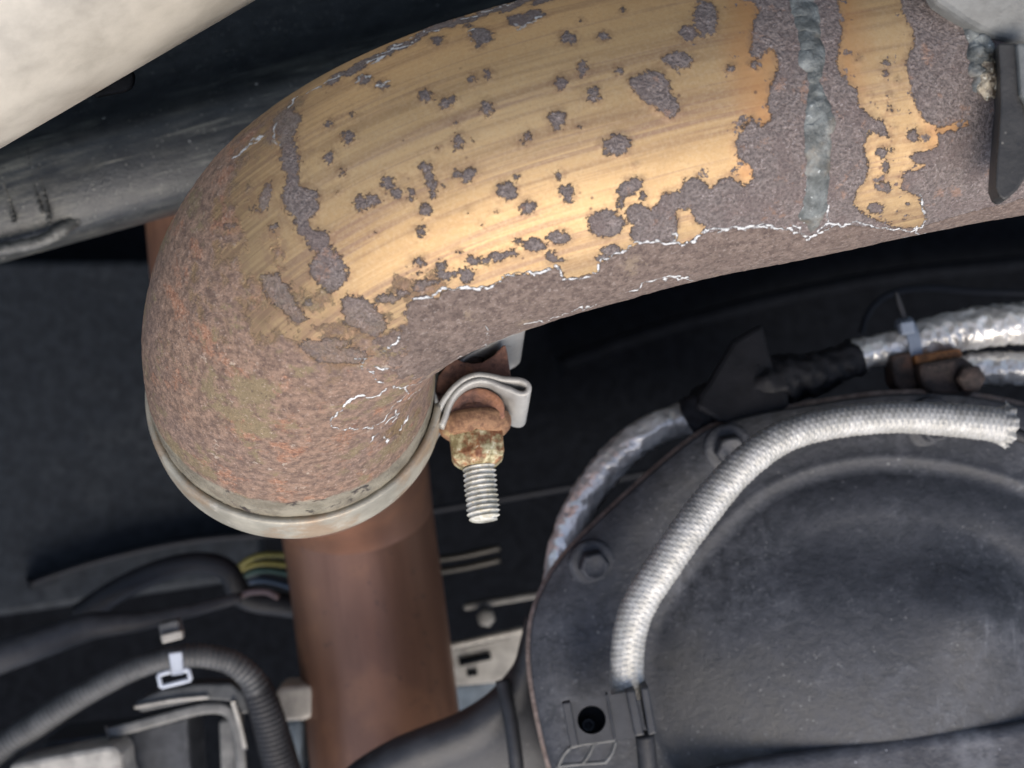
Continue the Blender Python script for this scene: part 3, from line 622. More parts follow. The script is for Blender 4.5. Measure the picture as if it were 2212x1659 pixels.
# stud, half-round block and nut along one axis
st_dir = nrm(P(1046, 1124, 0.3760)-P(1012, 780, 0.3880)); st0 = P(1012, 780, 0.3880); stL = np.linalg.norm(P(1046, 1124, 0.3760)-st0)
u_ = nrm(np.cross(st_dir, (0.3, 0.2, 1))); w_ = np.cross(st_dir, u_)
R_ST = 36.5*0.379/FPX
T0_ = stL*(880-780)/(1124-780); nz, na = 300, 40; pit = 10.9*0.379/FPX
zz = np.linspace(T0_, stL, nz); th = np.linspace(0, 2*math.pi, na, endpoint=False)
phs = (zz[:, None]/pit-th[None]/(2*math.pi)) % 1
tri = np.clip(1-np.abs(phs-0.5)*2.6, 0, 1)
rr = R_ST*(0.845+0.155*tri)*(1+0.012*np.sin(th*3+zz[:, None]*900))
rr[-14:] *= np.linspace(1, 0.86, 14)[:, None]
v = st0+zz[:, None, None]*st_dir+rr[..., None]*(np.cos(th)[None, :, None]*u_+np.sin(th)[None, :, None]*w_)
f = gridfaces(nz, na, True).tolist()+[[(nz-1)*na+j for j in range(na)], list(range(na))[::-1]]
k = NT('corroded_zinc_thread'); a_ = k.noise(260, 5, 0.65); b_ = k.noise(900, 3, 0.6, off=2)
c_ = k.mix(k.step(a_, 0.35, 0.65), (0.40, 0.38, 0.30), (0.72, 0.70, 0.62)); c_ = k.mix(k.math('MULTIPLY', k.step(b_, 0.55, 0.7), 0.6), c_, (0.42, 0.33, 0.14)); c_ = k.mix(k.math('MULTIPLY', k.step(k.noise(150, 4, off=6), 0.6, 0.7), 0.6), c_, (0.2, 0.17, 0.11))
m_thread = k.done(c_, 0.55, 0.2, k.bump(k.math('ADD', a_, b_), 0.0004, 0.8))
put('stud', v.reshape(-1, 3), f, m_thread, cl)
zz = np.linspace(-0.016, T0_, 240); tri = np.clip(1-np.abs(((zz[:, None]/pit-th[None]/(2*math.pi)) % 1)-0.5)*2.6, 0, 1); rr = R_ST*(0.845+0.155*tri)
v = st0+zz[:, None, None]*st_dir+rr[..., None]*(np.cos(th)[None, :, None]*u_+np.sin(th)[None, :, None]*w_)
put('rusty_shank', v.reshape(-1, 3), gridfaces(240, na, True).tolist()+[list(range(na))[::-1]], m_rustdark, cl)
k = NT('rusting_plated_nut'); a_ = k.noise(150, 5, 0.7); b_ = k.noise(550, 4, 0.65, off=2); d_ = k.noise(70, 4, 0.6, off=8)
c_ = k.mix(k.step(b_, 0.36, 0.66), (0.17, 0.065, 0.03), (0.40, 0.19, 0.08)); c_ = k.mix(k.step(a_, 0.42, 0.56), c_, k.mix(k.step(b_, 0.4, 0.6), (0.27, 0.22, 0.105), (0.58, 0.52, 0.31)))
c_ = k.mix(k.math('MULTIPLY', k.step(b_, 0.62, 0.7), 0.8), c_, (0.82, 0.78, 0.58))
m_nut = k.done(c_, 0.5, 0.25, k.bump(k.math('ADD', a_, b_), 0.00025, 0.7)); HEXA = 0.75
m_nutf = rusty('nut_flange_rust', (0.15, 0.072, 0.038), (0.30, 0.165, 0.085), (0.50, 0.40, 0.20), 1.6, bump=0.0005)
def T_(y): return stL*(y-780)/(1128-780)
rp = lambda r: r*0.383/FPX
nut = put('flange_nut', *lathe(st0, st_dir, [(T_(902), rp(68)), (T_(906), rp(77)), (T_(914), rp(80)), (T_(926), rp(79)), (T_(936), rp(75)), (T_(944), rp(67)), (T_(949), rp(60))], 72), m_nutf, cl)
hx = [st0+st_dir*T_(938)+rp(65)*(math.cos(a_)*u_+math.sin(a_)*w_) for a_ in (np.arange(6)*math.pi/3+HEXA)]
hv, hf = [], []
for t_, q_ in ((944, 1.0), (990, 0.99), (1000, 0.92), (1010, 0.72), (1014, 0.60)):
    c_ = st0+st_dir*T_(t_); hv += [c_+(p_-hx_c)*q_ for p_, hx_c in zip(hx, [st0+st_dir*T_(938)]*6)]
hf = gridfaces(5, 6, True).tolist()+[list(range(6))[::-1], [24+k_ for k_ in range(6)]]
put('hex', np.array(hv), hf, m_nut, nut, smooth=False, bevel=0.0003)
put('washer', *lathe(st0, st_dir, [(T_(888), rp(58)), (T_(891), rp(66)), (T_(902), rp(67)), (T_(906), rp(62))], 48), m_rust, cl)
dome = smoothpoly([(966, 905), (968, 886), (978, 868), (996, 851), (1016, 841), (1036, 838), (1058, 843), (1078, 856), (1088, 872), (1090, 888), (1086, 905), (1030, 910)], 60)
v, f = pxprism([(x, y, 0.3765) for x, y in dome], 0.3765, 0.013, (0, 8)); put('half_round_block', v, f, m_rust, cl, bevel=0.0012)

# ------------------------------------------------------------------ pipe below the clamp
def brown_mat():
    k = NT('burnt_brown_pipe')
    obj = k.obj(); a_ = k.noise(24, 6, 0.6); b_ = k.noise(240, 4, 0.6, off=3); s1 = k.noise(1.0, 5, 0.6, vec=k.vmap(k.attr('unrolled', 'Vector'), scale=(0.012, 0.09, 1)))
    c = k.mix(k.step(s1, 0.3, 0.7), (0.22, 0.118, 0.080), (0.28, 0.152, 0.102))
    c = k.mix(k.math('MULTIPLY', k.step(a_, 0.45, 0.62), 0.6), c, (0.40, 0.205, 0.12))
    c = k.mix(k.math('MULTIPLY', k.step(b_, 0.62, 0.72), 0.5), c, (0.07, 0.06, 0.058))
    return k.done(c, 0.42, 0.5, k.bump(b_, 0.0002, 0.5))
m_brown = brown_mat()
def unroll(o, n, seg, length, r):
    a = o.data.attributes.new('unrolled', 'FLOAT_VECTOR', 'POINT'); d = np.zeros((len(o.data.vertices), 3), np.float32)
    u = np.repeat(np.linspace(0, length, n), seg); vv = np.tile(np.linspace(0, 2*math.pi*r, seg, endpoint=False), n)
    d[:n*seg, 0] = u*1000; d[:n*seg, 1] = vv*1000; a.data.foreach_set('vector', d.reshape(-1))
E = RING+b_dir*0.0114
low = np.vstack([bez(E, E+b_dir*0.035, P(730, 820, 0.57), P(770, 1110, 0.612), 40), [P(795, 1290, 0.612), P(815, 1450, 0.606), P(835, 1620, 0.598), P(860, 1850, 0.588)]])
s_ = spline(low, 160); rr = np.interp(np.linspace(0, 1, 160), [0, 0.10, 0.22, 1], [0.0355, 0.0345, 0.0338, 0.0325])
v, f = tube(s_, rr, 72); o = put('lower_exhaust_pipe', v, f, m_brown); unroll(o, 160, 72, 0.4, 0.033)
tag(o, 'blurred copper-brown exhaust pipe running down below the band clamp', 'exhaust pipe')
v, f = pxtube([(470, 200, 0.60), (480, 460, 0.60), (497, 640, 0.60), (520, 860, 0.62)], 60, r=0.032, seg=48); o = put('rear_pipe', v, f, m_brown); unroll(o, 60, 48, 0.15, 0.032)
tag(o, 'dark brown pipe half hidden behind the left side of the elbow', 'pipe')

# ------------------------------------------------------------------ frame rail behind the elbow
rail = thing('frame_rail', P(100, 450, 0.48), 'dusty black frame rail with rounded edge behind the pipe at left', 'frame rail')
prof = [(-520, .600), (-300, .575), (-80, .545), (120, .522), (230, .508), (275, .500), (300, .492), (318, .4855), (345, .480), (390, .478), (450, .4785), (510, .482), (545, .487), (562, .493), (569, .503), (565, .525), (555, .58)]
prof = spline(np.array([(y, dd*1000) for y, dd in prof]), 60)
xs = np.linspace(-1300, 2900, 120); rows = []
for x in xs:
    sh = -0.276*x+ (0.00003*(x-300)**2 if 0 else 0)
    rows.append([P(x, y+sh, dd/1000) for y, dd in prof])
v = np.array(rows).reshape(-1, 3); ro_ = put('rail_body', v, gridfaces(len(xs), 60), m_rail, rail)
a = ro_.data.attributes.new('unrolled', 'FLOAT_VECTOR', 'POINT'); dd_ = np.zeros((len(xs)*60, 3), np.float32)
dd_[:, 0] = np.repeat(xs*0.16, 60); dd_[:, 1] = np.tile(prof[:, 0]*0.16, len(xs)); a.data.foreach_set('vector', dd_.reshape(-1))
a = ro_.data.attributes.new('face', 'FLOAT', 'POINT'); a.data.foreach_set('value', np.tile(np.interp(prof[:, 0], [275, 330], [0, 1]), len(xs)).astype(np.float32))
def onrail(x, y):
    yy = y+0.276*x; return np.interp(yy, prof[5:48, 0], prof[5:48, 1])/1000
m_drip = dusty('dried_drips', (0.035, 0.036, 0.034), 0.6, (0.24, 0.23, 0.2), 0.9, 0.2, scale=1.6)
for pth, wd in (([(60, 322), (64, 348), (74, 400), (92, 462)], 4), ([(84, 360), (96, 420), (108, 486)], 5), ([(8, 395), (22, 440), (30, 480)], 5)):
    pp = [(x, y, onrail(x, y)+0.0006) for x, y in pth]
    v, f = pxtube(pp, 50, rpx=wd, seg=10, disp=1+0.8*np.array([[mnoise.noise(Vector((i*0.4, wd, 3))) for j in range(10)] for i in range(50)])); put('drip', v, f, m_drip, rail)
pth = [(-20, 542), (40, 532), (90, 520), (130, 498), (166, 474)]
pp = [(x, y, onrail(x, y)+0.001+0.0045*max(0, (x-90)/76)**2) for x, y in pth]
v, f = pxtube([(x, y, z+0.0017) for x, y, z in pp], 60, rpx=14, seg=14, disp=1+0.25*np.array([[mnoise.noise(Vector((i*0.4, j*0.6, 8))) for j in range(14)] for i in range(60)])); put('weld_seam', v, f, dusty('scuffed_seam', (0.05, 0.052, 0.05), 0.5, (0.3, 0.3, 0.28), 0.8, 0.6, bumpy=0.0006), rail)

# ------------------------------------------------------------------ pale beam, top left foreground
d0 = 0.30; R_ = 0.055
pA, pB = np.array(P(-300, 493, d0)), np.array(P(900, -205, d0)); tdir = nrm(pB-pA); side = nrm(np.cross(tdir, (0, 0, 1)))
if side[1] < 0: side = -side
cen = [pA+(pB-pA)*t+side*(R_*0.985+0.0100)+np.array((0, 0, -0.02)) for t in np.linspace(-0.9, 1.9, 80)]
v, f = tube(np.array(cen), R_, 96); o = put('bumper_beam', v, f, m_beam); tag(o, 'pale cream-grey rounded beam across the top left corner', 'beam')
v, f = pxprism(smoothpoly([(200, 205), (240, 172), (280, 150), (280, 178), (264, 192), (232, 198)], 24), 0.36, 0.004); o = put('rubber_tab', v, f, m_void); tag(o, 'small black tab peeking out under the pale beam', 'tab')

# ------------------------------------------------------------------ differential
df = thing('differential', P(1800, 1350, 0.46), 'black cast axle differential with bolted domed cover at lower right', 'differential')
outer = [(1130, 1780), (1190, 1659), (1170, 1580), (1156, 1510), (1147, 1450), (1145, 1390), (1153, 1325), (1180, 1258), (1222, 1196), (1290, 1128), (1375, 1050), (1450, 985), (1528, 928), (1600, 903), (1680, 886), (1800, 866), (1900, 853), (2010, 850), (2100, 856), (2200, 874), (2320, 905), (2600, 1010), (2750, 1250), (2700, 1600), (2450, 1780), (1800, 1850)]
outer[0] = (1230, 1780)
ridge = [(1500, 1720), (1425, 1620), (1384, 1520), (1376, 1450), (1386, 1385), (1415, 1318), (1465, 1240), (1520, 1175), (1580, 1110), (1640, 1062), (1700, 1030), (1760, 1008), (1830, 992), (1900, 986), (1970, 988), (2040, 996), (2110, 1010), (2190, 1034), (2300, 1080), (2420, 1160), (2510, 1300), (2500, 1450), (2420, 1650), (2200, 1780), (1900, 1840), (1650, 1800)]
NR = 200
oc = spline(np.array(outer+outer[:1], float), NR+1)[:-1]; rc = spline(np.array(ridge+ridge[:1], float), NR+1)[:-1]
# align both loops by direction from the dome centre
cx, cy = 1900, 1330
def polar(loop, n=NR):
    a = np.unwrap(np.arctan2(loop[:, 1]-cy, loop[:, 0]-cx)); r = np.hypot(loop[:, 0]-cx, loop[:, 1]-cy)
    t = np.linspace(-math.pi, math.pi, n, endpoint=False); o_ = np.argsort(a % (2*math.pi)); 
    return np.interp(t % (2*math.pi), (a % (2*math.pi))[o_], r[o_], period=2*math.pi)
ro, ri = polar(oc), polar(rc); tt = np.linspace(-math.pi, math.pi, NR, endpoint=False)
DF = 0.462
def ringrow(r, d): return [P(cx+r[i]*math.cos(tt[i]), cy+r[i]*math.sin(tt[i]), d if np.isscalar(d) else d[i]) for i in range(NR)]
rows = [ringrow(ro, DF+0.010), ringrow(ro, DF+0.0012), ringrow(ro-5, DF), ringrow(ro*0.6+ri*0.4, DF), ringrow(ri+26, DF), ringrow(ri+12, DF-0.0003), ringrow(ri+6, DF-0.0005), ringrow(ri, DF-0.0008), ringrow(ri-7, DF-0.0005), ringrow(ri-18, DF+0.0002), ringrow(ri-34, DF+0.0002)]
ns = 46
for q in range(1, ns+1):
    s = 1-q/ns; r = np.maximum((ri-34)*s, 0.5)
    h = 0.012*(1-s**2.2)
    x = cx+r*np.cos(tt); y = cy+r*np.sin(tt)
    g = lambda X, Y, A, B, rot: np.exp(-(((x-X)*math.cos(rot)+(y-Y)*math.sin(rot))/A)**2-((-(x-X)*math.sin(rot)+(y-Y)*math.cos(rot))/B)**2)
    fade = min(1, (1-s)*3)
    bump = fade*(0.003*g(1900, 1490, 260, 190, 0.5)+0.006*g(2110, 1330, 110, 140, -0.5)-0.004*g(1930, 1190, 330, 90, 0.1)-0.003*g(2190, 1230, 160, 60, 0.6))
    rows.append(ringrow(r, DF+0.0002-h-bump))
v = np.array(rows).reshape(-1, 3); f = gridfaces(len(rows), NR, True)
put('cover', v, f, m_diff, df)
gk = np.array(ringrow(ro+3, DF+0.0105)); rows = []
for da, dr in ((0, -8), (0, 9), (0.0022, 9), (0.0022, -8)): rows.append(ringrow(ro+dr, DF+0.0101+da))
v = np.array(rows).reshape(-1, 3); f = gridfaces(4, NR, True); put('gasket', v, f, m_gasket, df)
# housing behind the gasket
hs = [(0.0124, 0), (0.018, -2), (0.03, -2), (0.045, -14), (0.07, -40), (0.11, -110)]
rows = [ringrow(ro+dr, DF+a_) for a_, dr in hs]; v = np.array(rows).reshape(-1, 3); put('housing', v, gridfaces(len(rows), NR, True), m_black, df)
# axle arm at lower left
top = [(1135, 1330, .50), (1122, 1390, .50), (1105, 1440, .50), (1050, 1500, .50), (985, 1540, .50), (925, 1564, .50), (860, 1590, .50), (800, 1622, .50), (745, 1662, .50), (700, 1720, .5)]
tp = spline(np.array(top, float), 60); rows = []
for back_, off in ((0.03, 14), (0.008, 2), (0.002, 0), (-0.001, 6), (-0.004, 26), (-0.005, 60), (-0.001, 100), (0.006, 140), (0.012, 240), (0.012, 400)):
    rows.append([P(p[0]+off*0.30, p[1]+off*0.95, p[2]+back_) for p in tp])
v = np.array(rows).reshape(-1, 3); put('axle_arm', v, gridfaces(len(rows), 60), m_black, df)
v, f = pxtube([(1085, 1470, .494), (1100, 1540, .490), (1112, 1620, .488), (1120, 1700, .488)], 30, rpx=16, seg=14); put('rib', v, f, m_black, df)
# lower flange of the cover
q = spline(np.array([(1440, 1690), (1560, 1655), (1700, 1630), (1850, 1608), (2000, 1588), (2212, 1560), (2500, 1500)], float), 60); rows = []
for dy, dd in ((-6, .456), (-2, .4525), (8, .4508), (30, .4503), (80, .450), (140, .4495), (240, .449)): rows.append([P(p[0], p[1]+dy, dd) for p in q])
v = np.array(rows).reshape(-1, 3); put('lower_flange', v, gridfaces(len(rows), 60), dusty('dusty_flange_paint', (0.05, 0.05, 0.056), 0.5, (0.30, 0.30, 0.31), 0.6, 0.8, bumpy=0.0006), df)
def bolt(x, y, r, d, tilt=(0.1, -0.12, 1)):
    ax = nrm(tilt); o_ = P(x, y, d+0.0008); q = r*d/FPX
    bo = put('bolt', *lathe(o_, ax, [(0, q*0.66), (0.001, q*.665, 6), (0.0056, q*.66, 6), (0.0066, q*.6, 6), (0.0068, q*.42), (0.0064, q*.38), (0.0064, q*0.01)], 48), m_diff, df)
    put('washer_flange', *lathe(o_, ax, [(-0.0012, q), (0.0006, q), (0.0013, q*.96), (0.0016, q*.8), (0.002, q*.5)], 48), m_diff, bo)
bolt(1279, 1215, 52, DF); bolt(1572, 968, 54, DF); bolt(2008, 915, 58, DF)

# ------------------------------------------------------------------ white braided hose
hp = [(2176, 921, .437, 38), (2087, 910, .434, 36), (1967, 902, .431, 34), (1867, 905, .429, 33.5), (1767, 920, .427, 34), (1687, 946, .426, 35), (1625, 988, .426, 36), (1575, 1035, .427, 37), (1527, 1092, .428, 38), (1480, 1155, .428, 38), (1432, 1225, .430, 38), (1392, 1285, .432, 37), (1366, 1345, .434, 37), (1355, 1415, .437, 36), (1355, 1500, .441, 35)]
nh, mh = 1300, 72
ui = np.linspace(0, 1, nh)[:, None]; va = np.linspace(0, 2*math.pi, mh, endpoint=False)[None]
kk = 9
w1 = np.sin(ui*2*math.pi*92+va*kk); w2 = np.sin(ui*2*math.pi*92-va*kk)
disp = 1+0.022*np.maximum(w1, w2)+0.026*w1*w2+0.010*np.sin(ui*150+va)+0.012*np.sin(ui*37+2*va)
fray = np.clip(1-ui/0.022, 0, 1); disp = disp+fray*(0.14+0.10*np.sin(va*7)+0.08*np.sin(va*13+2))
v, f = pxtube(hp, nh, seg=mh, disp=disp)
def braid_mat():
    k = NT('white_glass_braid'); a_ = k.noise(240, 4, 0.6); b_ = k.noise(1500, 3, 0.6)
    c = k.mix(k.step(a_, 0.35, 0.68), (0.37, 0.36, 0.325), (0.52, 0.51, 0.475)); c = k.mix(k.math('MULTIPLY', k.step(b_, 0.42, 0.3), 0.5), c, (0.22, 0.215, 0.19))
    return k.done(c, 0.38, 0.2, k.bump(b_, 0.0003, 0.7))
m_braid = braid_mat()
hz = thing('braided_hose', P(1355, 1480, .441), 'thick white braided hose arching over the differential cover', 'hose')
put('braid_sleeve', v, f, m_braid, hz)
rows_v, rows_f, nn = [], [], 0
for q in range(70):                                         # loose strands at the cut end
    t = q/70*2*math.pi; x0, y0 = 2172, 921; r0 = 38
    p0 = np.array((x0, y0+r0*math.cos(t), .437-0.004*math.sin(t))); e = rng.uniform(3, 11)*(2.0 if 2.6 < t < 3.5 else 1)
    p1 = p0+np.array((rng.uniform(0, 9), math.cos(t)*e+rng.uniform(-4, 4), -0.001*math.sin(t)))
    vv, ff = pxtube([tuple(p0), tuple((p0+p1)/2+np.array((rng.uniform(-2, 3), 0, 0))), tuple(p1)], 6, rpx=1.5, seg=5); rows_v.append((vv, ff))
v, f = merge(*rows_v); o = put('frayed_ends', v, f, m_braid, hz); o['kind'] = 'stuff'
v, f = pxtube([(2150, 925, .438), (2190, 936, .438), (2230, 952, .438), (2330, 985, .44)], 24, rpx=14, seg=20); put('inner_tube', v, f, m_rubber, hz)

# ------------------------------------------------------------------ hose clip
hc = thing('hose_clip', P(1310, 1550, .435), 'black plastic clip with a round hole holding the hose end', 'clip')
DC = 0.431
body = [(1216, 1520), (1300, 1505), (1372, 1492), (1392, 1588), (1310, 1600), (1233, 1612)]
hole = [(1278+31*math.cos(t), 1555+31*math.sin(t)) for t in np.linspace(0, 2*math.pi, 40, endpoint=False)]
def holed(outer, hole, d, depth):
    import bmesh
    n = len(hole); ha = np.array(hole); c = ha.mean(0); poly = np.array(outer)
    ray = []
    for h in ha:
        dirv = (h-c)/np.linalg.norm(h-c); best = 1e9
        for a0, a1 in zip(poly, np.roll(poly, -1, 0)):
            Mx = np.array([dirv, -(a1-a0)]).T
            if abs(np.linalg.det(Mx)) < 1e-9: continue
            s_ = np.linalg.solve(Mx, a0-c)
            if s_[0] > 0 and -1e-6 <= s_[1] <= 1+1e-6: best = min(best, s_[0])
        ray.append(c+dirv*best)
    for a0 in poly:                                          # snap the nearest ray to each corner
        ray[int(np.argmin([np.hypot(*(r-a0)) for r in ray]))] = a0
    ray = np.array(ray)
    rows = [[P(*p, d+depth) for p in ray], [P(*p, d) for p in ray], [P(*p, d) for p in ha], [P(*p, d+depth*1.6) for p in c+(ha-c)*0.92], [P(*p, d+depth*1.6) for p in c+(ha-c)*0.05]]
    return np.array(rows).reshape(-1, 3), gridfaces(5, n, True)
v, f = holed(body, hole, DC, 0.012); put('clip_body', v, f, m_plastic, hc, smooth=False)
v, f = pxprism([(1214, 1519), (1232, 1516), (1250, 1612), (1232, 1615)], DC-0.0010, 0.003); put('edge_rail', v, f, m_plastic, hc, bevel=0.0004)
v, f = pxprism([(1308, 1500), (1313, 1499), (1331, 1598), (1326, 1599)], DC-0.0008, 0.003); put('edge_rail', v, f, m_plastic, hc, bevel=0.0003)
v, f = pxprism([(1384, 1486), (1401, 1484), (1419, 1584), (1401, 1590)], DC-0.002, 0.012); put('jaw', v, f, m_plastic, hc, bevel=0.0006)
v, f = pxprism([(1352, 1494), (1372, 1490), (1392, 1588), (1372, 1592)], DC-0.0016, 0.012); put('jaw', v, f, m_plastic, hc, bevel=0.0006)
v, f = lathe(P(1270, 1562, DC+0.012), (0, 0, 1), [(0, 0.0022), (0.003, 0.0022), (0.0036, 0.0016), (0.003, 0.0010), (0.001, 0.0009)], 24); put('pin', v, f, m_plastic, hc)
m_ped = dusty('dusty_clip_edge', (0.11, 0.108, 0.10), 0.5, (0.36, 0.35, 0.32), 0.6, 0.4)
for seg_ in ([(1206, 1655), (1216, 1632), (1232, 1614)], [(1232, 1614), (1262, 1606), (1290, 1604)], [(1258, 1650), (1272, 1630), (1284, 1604)], [(1284, 1604), (1310, 1600), (1330, 1598)], [(1306, 1648), (1322, 1626), (1330, 1600)], [(1200, 1656), (1250, 1650), (1310, 1646)]):
    v, f = pxtube([(x, y, DC+0.001) for x, y in seg_], 12, rpx=4.5, seg=10); put('rib', v, f, m_ped, hc)
v, f = pxtube([(1392, 1585, .441), (1398, 1640, .442), (1404, 1720, .444)], 20, rpx=21, seg=24); o = put('vent_tube', v, f, m_rubber, hc)

# ------------------------------------------------------------------ foil sleeves, tape, tie, fitting
def crumple(n, m, amp, seed, fx=9, fy=2.2):
    a = np.zeros((n, m))
    for i in range(n):
        for j in range(m):
            t = j/m*2*math.pi; q = Vector((i/n*fx, math.cos(t)*fy*0.5+seed, math.sin(t)*fy*0.5))
            a[i, j] = 1-amp*abs(mnoise.noise(q*1.3))*1.6+amp*0.7*mnoise.noise(q*3.1)+amp*0.2*mnoise.noise(q*7)
    return a
G = 'foil wrapped lines above the differential'
v, f = pxtube([(1200, 1330, .500, 33), (1204, 1262, .499, 33), (1216, 1192, .497, 35), (1246, 1112, .494, 37), (1292, 1036, .49, 38), (1350, 972, .488, 38), (1420, 925, .486, 37), (1520, 892, .485, 37)], 200, seg=40, disp=crumple(200, 40, 0.09, 1, 14))
o = put('foil_line', v, f, m_foil); tag(o, 'silver foil line curving down behind the differential edge, left of the tape', 'foil line', G)
v, f = pxtube([(1836, 772, .485, 39), (1885, 760, .485, 37), (1940, 748, .485, 38), (2007, 730, .484, 44), (2087, 712, .484, 47), (2150, 703, .484, 47), (2250, 694, .484, 48)], 160, seg=40, disp=crumple(160, 40, 0.10, 5, 12))
o = put('foil_line', v, f, m_foil); tag(o, 'silver foil line at right edge held by the grey cable tie', 'foil line', G)
v, f = pxtube([(2060, 800, .488, 32), (2100, 796, .488, 36), (2160, 796, .488, 38), (2250, 796, .488, 38)], 80, seg=36, disp=crumple(80, 36, 0.09, 9, 7))
o = put('foil_line', v, f, m_foil); tag(o, 'short lower silver foil line beside the rusty fitting at right edge', 'foil line', G)
tp = thing('tape_wrap', P(1670, 820, .48), 'matte black tape wrap with a pointed loose flap', 'tape')
v, f = pxtube([(1490, 905, .484, 46), (1560, 868, .480, 60), (1640, 838, .477, 68), (1720, 818, .478, 56), (1790, 796, .481, 45), (1850, 774, .483, 44)], 80, seg=36, disp=crumple(80, 36, 0.20, 3, 7)); put('winding', v, f, m_tape, tp)
flap = [(1503, 880), (1512, 850), (1530, 826), (1583, 736), (1615, 716), (1648, 698), (1655, 728), (1661, 755), (1679, 812), (1704, 850), (1707, 880), (1640, 900), (1560, 915)]
v, f = pxprism([(x, y, .4655+0.00009*(880-y)*0.5) for x, y in flap], .472, 0.005); put('flap', v, f, m_tape, tp, bevel=0.0016)
ct = thing('cable_tie', P(1962, 730, .478), 'grey-blue plastic cable tie round the foil line', 'cable tie')
rows = []
for t in np.linspace(0, 2*math.pi, 40, endpoint=False):
    c0 = P(1962, 742, .4845); yv = nrm(P(1972, 790, .48)-P(1954, 690, .48)); ax_ = np.array((yv[1], -yv[0], 0)); rr_ = 0.0071
    d1 = yv*math.cos(t)*1.12+np.array((0, 0, 1))*math.sin(t)
    for sx, dr in ((-1, 0), (-1, 0.0009), (1, 0.0009), (1, 0)): rows.append(c0+d1*(rr_+dr)+ax_*sx*0.0021)
put('strap', np.array(rows), merge((np.array(rows), gridfaces(40, 4, True)), )[1]+[[39*4+j, 39*4+(j+1) % 4, (j+1) % 4, j] for j in range(4)], m_tie, ct, smooth=False)
v, f = pxprism([(1944, 697), (1974, 692), (1979, 720), (1949, 725)], .4765, 0.005); put('head', v, f, m_tie, ct, bevel=0.0006)
v, f = pxprism([(1950, 690), (1938, 655), (1934, 632), (1940, 630), (1950, 655), (1962, 690)], .479, 0.0012); put('loose_end', v, f, m_rubber, ct, bevel=0.0003)
ft = thing('line_fitting', P(2030, 810, .475), 'rusty steel line fitting block below the cable tie', 'fitting')
v, f = pxprism([(1985, 786), (2080, 770), (2092, 778), (2108, 790), (2112, 838), (2100, 856), (2010, 852), (1990, 830)], .470, 0.014); put('block', v, f, m_rustdark, ft, bevel=0.0015)
v, f = pxprism([(1975, 768), (2075, 752), (2082, 770), (1982, 790)], .474, 0.01); put('rusty_edge', v, f, rusty('orange_rust', (0.12, 0.05, 0.02), (0.36, 0.15, 0.05), (0.45, 0.2, 0.06)), ft, bevel=0.0008)
v, f = pxprism([(1925, 768), (1968, 758), (1985, 835), (1950, 850), (1932, 830)], .476, 0.012); put('bracket_leg', v, f, m_rustdark, ft, bevel=0.001)
v, f = lathe(P(2090, 818, .470), (0.1, 0, 1), [(0, .005, 6), (.003, .005, 6), (.0038, .0044, 6), (.004, .001)], 36); put('hex_nut', v, f, m_rustdark, ft)
v, f = pxtube([(2085, 850, .478), (2090, 880, .478), (2096, 920, .478)], 12, rpx=22, seg=20); put('stem', v, f, m_black, ft)

# ------------------------------------------------------------------ lower left: hoses, clip, wires, brackets
hh = [(-330, 1840, .57, 31), (-160, 1725, .567, 30), (-40, 1645, .565, 30), (-10, 1622, .565, 30), (50, 1583, .563, 29), (133, 1528, .56, 27), (217, 1480, .558, 25), (300, 1440, .556, 24), (367, 1421, .555, 24), (433, 1416, .555, 25), (493, 1428, .556, 26), (533, 1455, .557, 27), (558, 1490, .558, 29)]
n_ = 560; cor = 1+0.05*np.sign(np.sin(np.linspace(0, 2*math.pi*95, n_)))[:, None]*np.ones((1, 28))*np.clip(1, 0, 1)
ch = thing('corrugated_hose', P(300, 1450, .556), 'dusty grey corrugated hose arching over the bracket at lower left', 'hose')
v, f = pxtube(hh, n_, seg=28, disp=cor); put('ribbed_tube', v, f, m_conduit, ch)
v, f = pxtube([(552, 1478, .559, 32), (572, 1530, .56, 35), (592, 1600, .562, 38), (625, 1720, .565, 40)], 140, seg=28, disp=1+0.035*np.sin(np.linspace(0, 2*math.pi*24, 140))[:, None]*np.ones((1, 28))); put('black_cuff', v, f, m_rubber, ch)
wc = thing('hose_strap', P(375, 1440, .54), 'pale blue-white buckle strap on the grey corrugated hose', 'strap clip')
v, f = pxprism([(364, 1412), (392, 1408), (398, 1456), (370, 1460)], .5405, 0.0014); put('strap', v, f, m_clipw, wc, bevel=0.0004)
for a_, b_ in (((342, 1458), (348, 1484)), ((348, 1484), (412, 1468)), ((412, 1468), (406, 1444)), ((342, 1458), (368, 1450)), ((406, 1444), (396, 1450))):
    v, f = pxtube([(*a_, .539), ((a_[0]+b_[0])/2, (a_[1]+b_[1])/2, .539), (*b_, .539)], 6, rpx=5, seg=8); put('buckle_bar', v, f, m_clipw, wc)
v, f = pxprism([(340, 1348), (384, 1338), (393, 1378), (348, 1390)], .545, 0.006); put('tab', v, f, m_conduit, wc, bevel=0.001)
v, f = pxprism([(346, 1372), (392, 1362), (394, 1380), (350, 1391)], .543, 0.004); put('tab_lip', v, f, m_beige, wc, bevel=0.0006)
v, f = pxtube([(-420, 1530, .60, 38), (-60, 1435, .60, 38), (20, 1412, .60, 36), (120, 1378, .60, 33), (200, 1352, .60, 30), (300, 1342, .602, 22), (400, 1322, .604, 15), (520, 1290, .61, 12)], 120, seg=24); o = put('heater_hose', v, f, m_conduit.copy()); o.data.materials[0] = dusty('old_hose_rubber', (0.035, 0.034, 0.036), .6, (0.12, .115, .11), .4, .1); tag(o, 'dark dusty rubber hose entering from the left edge above the corrugated hose', 'hose')
